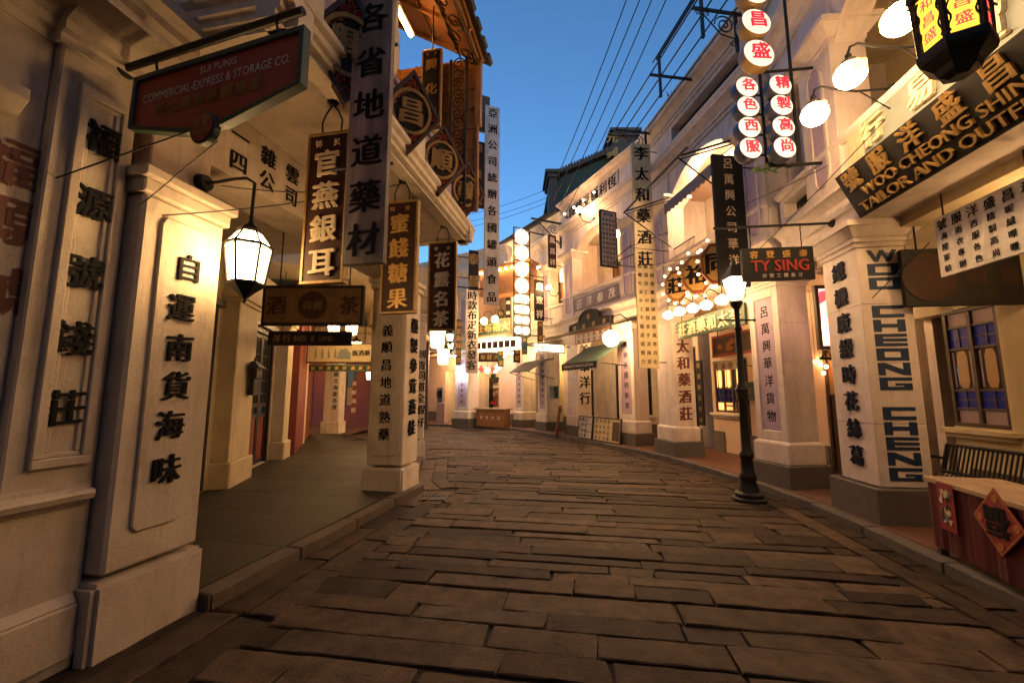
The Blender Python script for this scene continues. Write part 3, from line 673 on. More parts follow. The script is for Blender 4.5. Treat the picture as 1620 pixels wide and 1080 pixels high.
# --- the row that closes the street
eo = [FE.hit(x, 640, -2.4)[0] for x in (704, 727, 758, 789, 800, 815)]
fu = FE.hit(740, 678, 0)[0]
bE = shophouse('pink and white row of lit shops closing the far end of the street', FE, fu-2.2, fu+9, D=2.4, inner='plaster_pink', rail=5.0, arch0=6.6, cor=7.2, att=8.0,
    cols=[(fu, fu+.9, .9), (fu+5.4, fu+6.3, .9)], ups=[(fu, fu+.7), (fu+5.4, fu+6.1)],
    ops=sorted([(min(eo[0:2]), max(eo[0:2]), .1, 2.9), (min(eo[2:4]), max(eo[2:4]), .1, 2.9)]), uops=[(fu+1.5, fu+2.5, 5, 6.6), (fu+3.4, fu+4.4, 5, 6.6)])
for a in ((fu+1.5, fu+2.5, 5, 6.6), (fu+3.4, fu+4.4, 5, 6.6)): window(FE, bE, *a, -2.4, panes=[(.5, 'glass_orange'), (.5, 'glass_dark')], sill=False)
cE = [o for o in bE.children if o.name.startswith('column')]
letter_column(cE[0], FE.street(fu+.45, -.078, 0), '中外布疋綢緞呢絨', 3.1, 1.25, .17, 'brown_paint', bold=.02)

# ------------------------------------------------------------------ the corner building on the left
bL = thing('corner_shophouse', 'weathered corner shophouse with overhanging balcony and arcade, nearest on the left', 'shop building', FL.P(4, -1, 0))
WV = -.16
PU = (FL.hit(95, 45, WV)[0]+FL.hit(63, 400, WV)[0])/2
q = MB(FL); q.box(-2.5, PU, -.5, WV-.06, 0, 4.0); q.box(PU, 2.2, -.5, WV, 0, 4.0); q.build('wall', 'plaster_old', bL, .01)
q = MB(FL); q.box(-2.5, 2.16, -.4, WV+.06, 0, .36); q.mould([(-.3, .36), (WV+.06, .36), (WV+.0, .42), (-.3, .42)], -2.5, 2.16); q.build('plinth', 'plaster_old', bL, .012)
q = MB(FL); q.mould([(-.3, .93), (WV+.02, .93), (WV+.03, .955), (WV+.07, .965), (WV+.085, 1.0), (WV+.07, 1.02), (WV+.03, 1.035), (WV+.03, 1.06), (-.3, 1.075)], -2.5, 2.16); q.build('dado_rail', 'plaster_old', bL)
pu0, pz1 = FL.hit(125, 130, WV); pu1 = FL.hit(203, 200, WV)[0]; pz0 = FL.hit(90, 738, WV)[1]
q = MB(FL)
def rim_of(mb, a0, a1, z0, z1, v, w=.05, t=.03):
    mb.box(a0, a1, v-.01, v+t, z1-w, z1); mb.box(a0, a1, v-.01, v+t, z0, z0+w); mb.box(a0, a0+w, v-.01, v+t-.001, z0+w, z1-w); mb.box(a1-w, a1, v-.01, v+t-.001, z0+w, z1-w)
rim_of(q, pu0, pu1, pz0, pz1, WV, .055, .035); rim_of(q, pu0+.055, pu1-.055, pz0+.055, pz1-.055, WV, .03, .016)
q.build('panel_rim', 'plaster_old', bL, .006)
zt, zb = FL.hit(170, 222, WV)[1], FL.hit(103, 645, WV)[1]
w_ = MB()
for i, (ch, p) in enumerate(zip('福源號錢莊', ((168, 222), (152, 322), (137, 430), (118, 535), (103, 645)))):
    u, z = FL.hit(p[0], p[1], WV+.04); letter(w_, FL.street(u, WV+.012, z), ch, 0, 0, .22, None, .006, .022)
w_.build('raised_lettering', 'ink', bL)
w_ = MB()
for ch, p in zip('福源號', ((20, 258), (12, 348), (2, 460))):
    u, z = FL.hit(p[0], p[1], WV-.06); letter(w_, FL.street(u, WV-.06, z), ch, 0, 0, .29, None, 0, .04)
w_.build('painted_lettering', 'brown_paint', bL)
q = MB(FL); a, z = FL.hit(20, 165, WV); q.mould([(WV-.1, z+.10), (WV+.07, z+.10), (WV+.07, z+.03), (WV+.0, z-.05), (WV-.1, z-.05)], a-.8, a+.03); q.build('corbel', 'plaster_old', bL, .006)
# stepped cornice of the wall and pilaster
q = MB(FL)
PC = [(-.4, 3.72), (0, 3.72), (0, 3.78), (.03, 3.80), (.03, 3.86), (.10, 3.93), (.30, 3.94), (.30, 4.0), (.34, 4.03), (.34, 4.09), (.42, 4.12), (.42, 4.2), (-.4, 4.22)]
q.mould([(c+WV+.02, z) for c, z in PC], PU-.03, 2.3); q.mould([(c+WV-.05, z) for c, z in PC], -2.5, PU-.03); q.build('cornice', 'plaster_old', bL)
# the lettered pillar
def chamfer_column(fr, par, ua, ub, v0, v1, base, ztop, m, panel=None):
    o = MB(fr).box(ua+.05, ub-.05, v0+.05, v1-.03, base, ztop).build('column', m, par, .02)
    b = MB(fr); b.box(ua, ub, v0, v1, -.05, base-.03); b.build('column_base', m, o, .03, seg=2)
    c = MB(fr); c.box(ua+.02, ub-.02, v0+.02, v1, ztop, ztop+.1); c.box(ua-.01, ub+.01, v0-.01, v1+.04, ztop+.1, ztop+.18); c.build('capital', m, o, .012)
    return o
def notched(a0, a1, z0, z1, k):      # panel outline with scooped corners
    p = []
    for (cx, cz, t0) in ((a1, z0, 180), (a1, z1, 270), (a0, z1, 0), (a0, z0, 90)):
        pts = []
        for i in range(6):
            t = rad(t0-90*i/5) if False else rad(t0-i*18)
            pts.append((cx+k*math.cos(t), cz+k*math.sin(t)))
        p += pts
    return p
c1 = chamfer_column(FL, bL, 2.16, 2.9, -.74, .0, .48, 2.98, 'plaster_old')
pa = [FL.hit(*p, -.03) for p in ((262, 345), (335, 370), (215, 825), (282, 820))]
MB(FL).prism([(2.34, .74), (2.37, .70), (2.64, .70), (2.69, .74), (2.72, 2.80), (2.69, 2.86), (2.36, 2.86), (2.33, 2.80)], -.04, -.008).build('panel', 'plaster_old', c1, .008)
w_ = MB()
for ch, p in zip('自運南貨海味', ((299, 425), (287, 487), (284, 550), (279, 610), (269, 672), (263, 742))):
    u, z = FL.hit(p[0], p[1], 0); letter(w_, FL.street(u, -.008, z), ch, 0, 0, .21, None, .006, .022)
w_.build('raised_lettering', 'ink', c1)
MB(FL).box(2.3, 2.78, -.7, -.14, 3.16, 4.12).build('pier', 'plaster_old', bL, .01)
# the far pillar at the corner
c2 = chamfer_column(FL, bL, 6.3, 6.98, -.70, .0, .47, 3.35, 'plaster')
MB(FL).prism([(-.62, .70), (-.55, .62), (-.15, .62), (-.08, .70), (-.08, 3.2), (-.62, 3.2)], -.008, .012, FL.near(6.35, 0, 0).at(0, 0, 0) if False else Fr(FL.P(6.35, 0, 0), FL.R, -FL.U)).build('panel', 'plaster', c2, .006)
pn = Fr(FL.P(6.35, -.35, 0), FL.R, -FL.U)
w_ = MB()
for ch, y in zip('義順昌地道熟藥', (523, 549, 577, 605, 632, 660, 687)):
    v, z = FL.cut(612, y, 6.33); letter(w_, pn, ch, -.0, z, .20, None, 0, .03, c=.015)
w_.build('painted_lettering', 'ink', c2)
letter_column(c2, FL.street(6.64, -.03, 0), '藥製參茸燕桂', 2.75, 1.05, .26, 'ink', ext=.012, bold=.022)
# beams, soffit and balcony
US, UE, VB = 2.26, 6.5, 1.0
MB(FL).box(2.78, 6.9, -.66, -.16, 3.53, 4.12).build('beam', 'plaster_old', bL, .01)
w_ = MB()
for i, ch in enumerate('一雜雲呢永安'):
    letter(w_, FL.street(3.05+i*.34, -.16, 3.93), ch, 0, 0, .20, None, 0, .03, c=.006)
for i, ch in enumerate('四公司聯興貿'):
    letter(w_, FL.street(3.05+i*.34, -.16, 3.69), ch, 0, 0, .20, None, 0, .03, c=.006)
w_.build('beam_lettering', 'ink', bL)
MB(FL).box(US+.02, UE-.02, -4.2, VB-.06, 4.12, 4.26).build('ceiling', 'plaster_old', bL)
BC = [(-.15, 4.10), (.0, 4.10), (.0, 4.16), (.035, 4.175), (.035, 4.22), (.07, 4.24), (.07, 4.30), (.11, 4.33), (.11, 4.38), (-.15, 4.42)]
q = MB(FL); q.mould([(c+VB-.06, z) for c, z in BC], US-.1, UE+.1)
ends = [(-c, z) for c, z in BC]
FEND = Fr(FL.P(US, 0, 0), FL.R, -FL.U)          # the near end, seen from the street
q.mould([(c+.0, z) for c, z in BC], -.12, VB+.04, FEND)
FEN2 = Fr(FL.P(UE, 0, 0), FL.R, FL.U); q.mould([(c, z) for c, z in BC], -.9, VB+.04, FEN2)
q.build('balcony_cornice', 'plaster', bL)
q = MB(FL); q.box(US, UE, VB-.26, VB-.12, 4.4, 5.0); q.box(US-.03, UE+.03, VB-.3, VB-.08, 5.0, 5.07); q.box(US, US+.14, -.1, VB-.26, 4.4, 5.0); q.build('balcony_front', 'lavender', bL, .006)
q = MB(FL)
for a in (2.3, 4.3, 6.15): q.box(a, a+.3, VB-.36, VB-.02, 4.41, 5.25)
q.build('pedestal', 'plaster', bL, .01)
q = MB(FL); wall_open(q, US, UE, 4.3, 8.2, -.62, -.4, [(3.0, 3.9, 4.4, 6.6), (4.6, 5.5, 4.4, 6.6)]); q.build('upper_wall', 'plaster_yellow', bL)
for a in ((3.0, 3.9, 4.4, 6.6), (4.6, 5.5, 4.4, 6.6)): window(FL, bL, *a, -.4, panes=[(.5, 'glass_orange'), (.5, 'dark_wood')], sill=False)
for a in (2.35, 4.2, 5.75): MB(FL).box(a, a+.24, VB-.6, VB-.36, 4.4, 7.1).build('upper_column', 'plaster_yellow', bL, .01)
MB(FL).box(-2.5, US, -6, WV-.05, 4.2, 8.2).build('upper_block', 'plaster_old', bL)
MB(FL).box(-2.5, UE, -4.4, -4.2, .1, 8.2).build('rear_wall', 'plaster_old', bL)
# timber eaves: sloped boarding with ribs, hung over the balcony
rs = Fr(FL.P(0, 1.28, 7.0), FL.U, V((0, 0, 1)), (-FL.C*.85+V((0, 0, 1))*.53).normalized())
rs.C = rs.A.cross(rs.B).normalized(); rs.C = rs.C if rs.C.z > 0 else -rs.C
SL = 2.1
q = MB(rs); q.box(1.0, 6.12, .03, .07, 0, SL); rf = q.build('roof', 'honey_wood', bL)
q = MB(rs)
for k in range(9): a = 1.15+k*.61; q.box(a, a+.05, -.03, .03, 0, SL)
for b in (.05, .5, .95, 1.4, 1.85): q.box(1.0, 6.12, -.012, .028, b, b+.045)
q.build('rib', 'rib_wood', rf, .003)
q = MB(rs)
for k in range(16): q.box(.95+k*.335, .95+k*.335+.2, .075, .13, -.12, SL)
q.box(.95, 6.2, .07, .09, -.1, SL); q.build('tiles', 'roof_tile', rf)
# boarded end of the balcony, with battens
FW = Fr(FL.P(6.08, 0, 0), FL.R, -FL.U)
q = MB(FW); q.box(-.45, 1.24, -.03, 0, 4.45, 7.1); wbd = q.build('end_boarding', 'honey_wood', bL)
q = MB(FW)
for a in (-.2, .12, .44, .76, 1.0, 1.19): q.box(a, a+.045, .0, .025, 4.45, 7.1)
for b in (4.8, 5.15, 5.5, 5.85, 6.2, 6.55, 6.9): q.box(-.45, 1.24, .0, .018, b, b+.03)
q.box(1.18, 1.28, -.06, .05, 5.9, 7.08); q.build('batten', 'rib_wood', wbd, .003)
# iron trellis of scrolls along the front of the balcony
def scroll(o, A, B, r, turns=1.6, n=26, flip=1):
    return [o+A*(r*(1-.8*i/n)*math.cos(flip*2*math.pi*turns*i/n))+B*(r*(1-.8*i/n)*math.sin(flip*2*math.pi*turns*i/n)) for i in range(n+1)]
tr = thing('iron_trellis', 'black scrolled iron trellis under the timber eaves at the balcony end', 'trellis', FW.P(1, .1, 4.5))
q = MB(FW)
for a in (.80, 1.06): q.cyl(FW.P(a, .14, 4.5), FW.P(a, .14, 7.0), .022, n=8)
q.build('post', 'iron', tr)
q = MB(FW)
for k in range(14):
    z = 4.65+k*.175; q.tube(scroll(FW.P(.93, .14, z), FW.A, FW.B, .105, 1.5, flip=1 if k % 2 else -1), .010, 5)
for k in range(16):
    u = k*.31; o = rs.P(5.9-u, -.09, .18+.1*(k % 2)); q.tube(scroll(o, rs.A, rs.B, .16, 1.4, flip=1 if k % 2 else -1), .013, 5)
for b in (.02, .36): q.cyl(rs.P(1.1, -.09, b), rs.P(6.1, -.09, b), .014, n=6)
q.build('scrollwork', 'iron', tr)
# shop front inside the arcade
q = MB(FI); wall_open(q, 2.0, 14.5, .08, 4.14, -.55, -.3, [(6.0, 7.75, .1, 3.0), (9.05, 10.85, .1, 3.0)]); q.build('inner_wall', 'plaster_yellow', bL)
for a, b in ((7.86, 8.86), (10.96, 11.5)):
    o = MB(FI).box(a+.04, b-.04, -.35, -.04, .5, 4.1).build('pilaster', 'plaster_yellow', bL, .01)
    MB(FI).box(a-.02, b+.02, -.35, .02, .08, .5).build('pilaster_base', 'plaster_yellow', o, .02)
    q = MB(FI); q.box(a-.0, b+.0, -.35, .0, 3.15, 3.22); q.box(a-.04, b+.04, -.35, .04, 3.22, 3.34); q.build('pilaster_cap', 'plaster_yellow', o, .008)
def leafdoor(fr, par, a, b, c, d, v, n=2):
    f = MB(fr); f.box(a, b, v-.16, v, d-.1, d); f.box(a, a+.09, v-.16, v, c, d-.1); f.box(b-.09, b, v-.16, v, c, d-.1); f.box(a, b, v-.03, v+.1, d, d+.12)
    o = f.build('door_frame', 'door_wood', par, .005)
    W_ = (b-a-.18)/n
    for i in range(n):
        x = a+.09+W_*i; l = MB(fr); t = .07; H = d-c-.12
        l.box(x+.01, x+t, v-.12, v-.06, c+.02, d-.11); l.box(x+W_-t, x+W_-.01, v-.12, v-.06, c+.02, d-.11)
        for z in (c+.02, c+H*.36, c+H*.44, d-.2): l.box(x+t, x+W_-t, v-.119, v-.061, z, z+.08)
        for k in range(1, 4): l.box(x+t+(W_-2*t)*k/4-.012, x+t+(W_-2*t)*k/4+.012, v-.11, v-.07, c+H*.44+.08, d-.2)
        for k in range(1, 5): z = c+H*.44+(H*.5)*k/5; l.box(x+t, x+W_-t, v-.108, v-.072, z, z+.02)
        dl = l.build('door_leaf', 'door_wood', o, .003)
        MB(fr).box(x+t, x+W_-t, v-.1, v-.08, c+.1, c+H*.36).build('panel', 'red_wood', dl)
        MB(fr).box(x+t, x+W_-t, v-.1, v-.09, c+H*.44, d-.2).build('pane', 'glass_dark', dl)
    return o
leafdoor(FI, bL, 6.0, 7.75, .1, 3.0, -.3, 3); leafdoor(FI, bL, 9.05, 10.85, .1, 3.0, -.3, 3)

# ------------------------------------------------------------------ second building on the left, and the shops behind the arcade
bK = thing('left_shophouse', 'shophouse on the left beyond the arcade corner, turned away round the bend', 'shop building', FK.P(12, -1, 0))
c3 = chamfer_column(FK, bK, 10.62, 11.25, -.62, .0, .5, 3.45, 'plaster')
chamfer_column(FK, bK, 14.0, 14.65, -.62, .0, .5, 3.45, 'plaster')
w_ = MB(); pn = Fr(FK.P(10.67, -.31, 0), FK.R, -FK.U)
for ch, y in zip('到貨同道全蝦好', (560, 578, 594, 612, 630, 648, 668)):
    v, z = FK.cut(661, y, 10.65); letter(w_, pn, ch, .16, z, .24, None, 0, .03, c=.006)
w_.build('painted_lettering', 'ink', c3)
MB(FK).box(10.6, 18, -.6, -.02, 3.65, 4.2).build('beam', 'plaster_yellow', bK, .01)
q = MB(FK); q.mould([(c*2.2-.05, z) for c, z in shift(BEAM, 4.05)], 10.45, 18); q.box(10.5, 18, -5, .5, 4.55, 4.8); q.build('balcony', 'plaster_yellow', bK)
q = MB(FK); q.box(10.6, 18, -4, -.45, 4.8, 8.3); q.build('upper_wall', 'plaster_yellow', bK)
q = MB(FK)
for k in range(40): q.mould([(.5, 8.1), (.5, 8.18), (-1.5, 9.2), (-1.5, 9.1)], 10.3+k*.19, 10.3+k*.19+.12)
q.mould([(.5, 8.05), (.5, 8.11), (-1.5, 9.13), (-4, 8.2), (-4, 8.1)], 10.3, 18); q.build('roof', 'roof_tile', bK)
FKE = Fr(FK.P(10.58, 0, 0), FK.R, -FK.U)
q = MB(FKE); q.prism([(-.5, 3.7), (-.5, 4.6), (.5, 4.6), (.48, 4.3), (.36, 4.18), (.3, 4.0), (.12, 3.92), (0, 3.7)], -.12, .03); q.build('corbel', 'plaster_yellow', bK, .01)
MB(FK).box(12, 18, -3.2, -3.0, .1, 4.6).build('inner_wall', 'red_wood', bK)

bP = thing('timber_shop', 'dark red timber shop front at the back of the arcade passage', 'shop building', (-10, 20.5, 0))
q = MB(); wall_open(q, -19, -4.6, .1, 6.5, 20.5, 20.8, [(-10.6, -9.6, .1, 2.9), (-8.9, -7.6, 1.0, 2.9)]); q.build('wall', 'red_wood', bP)
XF = Fr((0, 20.5, 0), (1, 0, 0), (0, -1, 0))
window(XF, bP, -8.9, -7.6, 1.0, 2.9, 0, panes=[(.5, 'glass_dark'), (.5, 'glass_orange')], cols=3, sill=False)
leafdoor(XF, bP, -10.6, -9.6, .1, 2.9, 0, 2)
q = MB(XF)
for k in range(50): q.box(-12+k*.13, -12+k*.13+.05, .02, .06, 3.0, 3.5)
q.box(-12.2, -5.4, .01, .08, 2.94, 3.0); q.box(-12.2, -5.4, .01, .08, 3.5, 3.58); q.build('balustrade', 'red_paint', bP, 0)
bx0 = -7.28; FB2 = Fr((-6.95, 16.35, 0), (1, 0, 0), (0, -1, 0))
o = MB(FB2).box(-.3, .3, -.55, 0, .55, 3.7).build('column', 'plaster', bP, .015)
MB(FB2).box(-.36, .36, -.6, .06, .08, .55).build('column_base', 'plaster', o, .02)
q = MB(FB2).box(.0, .26, .0, .02, 1.0, 3.0).build('panel', 'white_paint', o)
lettering(q, FB2, column_of('本號南北海產各貨', .13, 2.85, 1.1, .2), 'ink', c=.024)
MB().box(-19, -3.6, 15.6, 21, 3.9, 4.1).build('ceiling', 'plaster_yellow', bP)
MB().box(-19, -4, 16.3, 16.8, 3.4, 3.9).build('beam', 'plaster_yellow', bP)
MB().box(-5.9, -5.5, 17.6, 18.1, .08, 3.9).build('post', 'plaster_pink', bP, .02)
MB().box(-5.2, -3.7, 18.6, 18.8, .08, 3.9).build('screen_wall', 'dark_wood', bP, .02)

# ------------------------------------------------------------------ unseen houses added behind the viewer to block sky light
for lab, x0, x1, y0, y1, h in (('plain tall house closing the street behind the viewer', -9, 11, -12, -7.5, 13), ('plain house on the left behind the viewer', -9, -3.4, -7.4, -2.6, 11), ('plain house on the right behind the viewer', 4.2, 11, -7.4, -1.6, 11.5)):
    r = thing('sky_block_house', lab, 'building', ((x0+x1)/2, (y0+y1)/2, 0)); MB().box(x0, x1, y0, y1, 0, h).build('wall', 'plaster_old', r, .02); q = MB(); q.box(x0-.2, x1+.2, y0-.2, y1+.2, h, h+.3); q.box(x0-.1, x1+.1, y0-.1, y1+.1, 4, 4.25); q.build('cornice', 'plaster_old', r, .02)

# ------------------------------------------------------------------ signs and lamps on the left
def flange(r, p, d, rad_=.06): return MB().cyl(V(p)+V(d)*.002, V(p)+V(d)*.03, rad_, rad_*.8, 16).build('flange', 'iron', r)
u, z = FL.hit(195, 110, WV)
p0 = FL.P(u, WV, z); ax = rad(107); SA = V((math.sin(ax), math.cos(ax), 0)); SC = V((-math.sqrt(1-SA.x**2), -SA.x, 0))
sf = Fr(p0, SA, SC)
r = thing('hanging_sign', 'red company sign with green frame, pointed foot and round emblem hanging from a wall rod', 'sign', p0)
pts = [pick(sf, *p) for p in ((217, 126), (485, 41), (476, 132), (352, 193), (300, 212), (206, 209))]
x0 = min(p[0] for p in pts); x1 = max(p[0] for p in pts); zt = sum(p[1] for p in pts[:2])/2; zl = sum((pts[2][1], pts[5][1]))/2
xm = (x0+x1)/2-.02; zm = min(pts[3][1], pts[4][1])
outl = [(x0, zt), (x1, zt), (x1, zl), (xm+.16, zm), (xm-.16, zm), (x0, zl)]
def inset(poly, k):
    cx = sum(p[0] for p in poly)/len(poly); cy = (max(p[1] for p in poly)+min(p[1] for p in poly))/2
    w = (max(p[0] for p in poly)-min(p[0] for p in poly))/2; h = (max(p[1] for p in poly)-min(p[1] for p in poly))/2
    return [(cx+(a-cx)*(1-k/w), cy+(b-cy)*(1-k/h)) for a, b in poly]
inn = inset(outl, .035)
MB(sf).prism(inset(outl, .01), -.03, .0).build('board', 'sign_red', r)
n = len(outl)
MB(sf).add([sf.P(a, c, b) for ring in (outl, inn) for c in (-.04, .02) for a, b in ring],
   [f for i in range(n) for j in [(i+1) % n] for f in ((i, j, n+j, n+i), (2*n+i, 3*n+i, 3*n+j, 2*n+j), (n+i, n+j, 3*n+j, 3*n+i), (i, 2*n+i, 2*n+j, j))]).build('frame', 'green_frame', r, .004)
ea, eb = pick(sf, 326, 205); eb += .0
MB(sf).cyl(sf.P(ea, -.02, eb), sf.P(ea, .026, eb), .105, n=24).build('emblem', 'green_frame', r, .006)
MB(sf).cyl(sf.P(ea, .024, eb), sf.P(ea, .031, eb), .088, n=24).build('emblem_face', 'sign_red', r)
lettering(r, sf, row_of('瑞豐', ea-.035, ea+.035, eb+.025, .06)+[('EXPRESS', ea, eb-.03, .022, .12)], 'gold', c=.034)
wd = x1-x0; zc = (zt+zl)/2
lettering(r, sf, [('SUI FUNG', xm+.06, zt-.085, .05, .30), ('COMMERCIAL-EXPRESS & STORAGE CO.', xm+.02, zt-.175, .062, wd*.86)], 'white_paint', bold=.02)
lettering(r, sf, row_of('司公限有運轉豐瑞', xm-.42, xm+.38, zt-.285, .095), 'gold_dull', bold=.03)
rl = pick(sf, 480, 15)[0]
MB().cyl(sf.P(0, 0, 0), sf.P(rl, 0, 0), .024, n=12).build('rod', 'iron', r); flange(r, p0, FL.C, .075)
q = MB()
for a in (x0+.2, x1-.2): q.tube([sf.P(a, 0, .03), sf.P(a-.03, 0, -.01), sf.P(a, 0, zt)], .008)
q.build('hook', 'iron', r)
# stay wires of that sign
def stay(label, pts, rr=.004, name='stay_wire', m='wire'):
    o = MB().tube(pts, rr, 5).build(name, m); return tag(o, label, 'wire')
ua, za = FL.hit(88, 282, WV); 
stay('thin stay wire from the leftmost wall to the foot of the red company sign', [FL.P(ua, WV, za), sf.P(ea-.1, .02, eb+.0)], .005)
ub, zb = FL.hit(218, 328, 0)
stay('thin stay wire from the lettered pillar up to the emblem of the red company sign', [FL.P(ub, 0, zb), sf.P(ea+.05, -.04, eb-.06)], .004)
uc, zc_ = FL.hit(255, 341, 0)

# wall lantern on the lettered pillar
def six(n=6, r=1, off=0): return [(r*math.cos(2*math.pi*(i+off)/n), r*math.sin(2*math.pi*(i+off)/n)) for i in range(n)]
def lantern(r, c, rt, rb, h, cap, glass='lamp_glass', n=6, base=True, roofglass=True):
    c = V(c)
    g = MB().lathe(c, [(rb*.93, 0), (rt*.95, h)], n); g.build('glass', glass, r)
    if roofglass: MB().lathe(c, [(rt*.95, h+.012), (rt*.5, h+cap*.75)], n).build('roof_glass', glass, r)
    f = MB()
    for i in range(n):
        a = 2*math.pi*i/n+math.pi/n; d = V((math.cos(a), math.sin(a), 0))
        f.cyl(c+d*rb, c+d*rt+V((0, 0, h)), .010, n=6)
        if roofglass: f.cyl(c+d*rt+V((0, 0, h)), c+d*rt*.52+V((0, 0, h+cap*.75)), .009, n=6)
    f.lathe(c+V((0, 0, h-.012)), [(rt*.9, 0), (rt*1.07, 0), (rt*1.07, .022), (rt*.9, .022)], n)
    f.lathe(c+V((0, 0, h+(cap*.72 if roofglass else 0))), [(rt*.56, 0), (rt*.58, .02), (rt*.3, .06), (rt*.14, .075), (rt*.1, .12), (.02, .14)] if roofglass else [(rt*1.1, 0), (rt*1.05, .03), (rt*.4, cap), (rt*.2, cap+.02), (rt*.15, cap+.08), (.01, cap+.11)], n)
    if base: f.lathe(c+V((0, 0, -.12)), [(.004, -.035), (.016, -.02), (.014, 0), (.03, .01), (rb*.55, .05), (rb*1.08, .105), (rb*1.08, .125), (rb*.8, .125)], n)
    f.build('frame', 'iron', r, smooth=False)
FU, FZ = FL.hit(320, 290, -.13)
lu, lz = FL.hit(389, 448, .30)
lp = FL.P(lu, .30, lz)
r = thing('wall_lantern', 'lit white glass wall lantern on a gooseneck arm beside the lettered pillar', 'lantern', FL.P(FU, -.13, FZ))
lantern(r, lp, .165, .125, .30, .15)
MB().cyl(FL.P(FU, -.135, FZ), FL.P(FU, -.08, FZ), .075, .06, 16).build('flange', 'iron', r)
top = lp+V((0, 0, .44)); a0 = FL.P(FU, -.1, FZ)
MB().tube([a0, a0*.75+V((top.x, top.y, FZ+.02))*.25, a0*.4+V((top.x, top.y, FZ+.05))*.6, a0*.15+V((top.x, top.y, FZ+.04))*.85, V((top.x, top.y, FZ-.01))+(V((top.x, top.y, 0))-V((a0.x, a0.y, 0)))*.02, V((top.x, top.y, top.z))], .013, 8).build('arm', 'iron', r, smooth=True)

# boards hung under the balcony
def hung(label, chars, hook, x0, x1, y0, y1, small='祥天', group='boards hung under the left balcony', v=.80, mtl='sign_brown', lm='gold'):
    u, zc = FL.hit(hook[0], hook[1], v); u = min(u, UE-.12)
    va, _ = FL.cut(x0, (y0+y1)/2, u); vb, _ = FL.cut(x1, (y0+y1)/2, u); zt = FL.cut(hook[0], y0, u)[1]; zb = FL.cut(hook[0], y1, u)[1]
    w, h = vb-va, zt-zb; pl = FL.near(u, (va+vb)/2, (zt+zb)/2)
    r = signboard('hanging_board', label, pl, w, h, mtl, [(row_of(small, -w*.22, w*.22, h/2-.10, .06)+column_of(chars, 0, h/2-.28, -h/2+.17, min(.24, w*.62)), lm, .006, .035)], .06, 'gold_dull', .022, .008, group)
    q = MB(); zc = 4.12
    q.tube([pl.P(-.085, -.03, h/2-.02), pl.P(-.095, -.03, h/2+.12), pl.P(-.06, -.03, h/2+.20), pl.P(-.01, -.03, h/2+.27), pl.P(0, -.03, zc-pl.O.z)], .008)
    q.tube([pl.P(.085, -.03, h/2-.02), pl.P(.095, -.03, h/2+.12), pl.P(.06, -.03, h/2+.20), pl.P(.01, -.03, h/2+.27)], .008)
    q.cyl(pl.P(0, -.03, zc-pl.O.z-.02), pl.P(0, -.03, zc-pl.O.z), .05, n=12); q.build('hook', 'iron', r)
    return r
hung('brown board with four gilt characters, nearest of the three under the left balcony', '官燕銀耳', (522, 158), 482, 548, 210, 447, lm='cream_paint')
hung('dark board with four gilt characters, in front of the white lettered corner column', '蜜餞糖果', (637, 284), 604, 659, 318, 495, lm='gold')
hung('dark board with four gilt characters, farthest of the three under the left balcony', '花露名茶', (702, 353), 677, 721, 383, 522, lm='sign_pale')
# the long grey board in front of the balcony
pl, w, h, u = cross_board(FL, 1.10, (555, 200), 617, -160, 416)
r = signboard('vertical_signboard', 'tall weathered grey board with black brush characters hung before the left balcony', pl, w, h, 'sign_grey',
  [([(ch, 0, pick(pl, 590, y)[1], .27) for ch, y in zip('各省地道藥材', (28, 98, 166, 238, 310, 378))], 'ink', 0, .03)], .06)
for z in (pick(pl, 590, 250)[1], pick(pl, 590, 60)[1]): strut(r, [pl.P(-w/2-.2, -.1, z), pl.P(w/2, -.1, z)], .014)
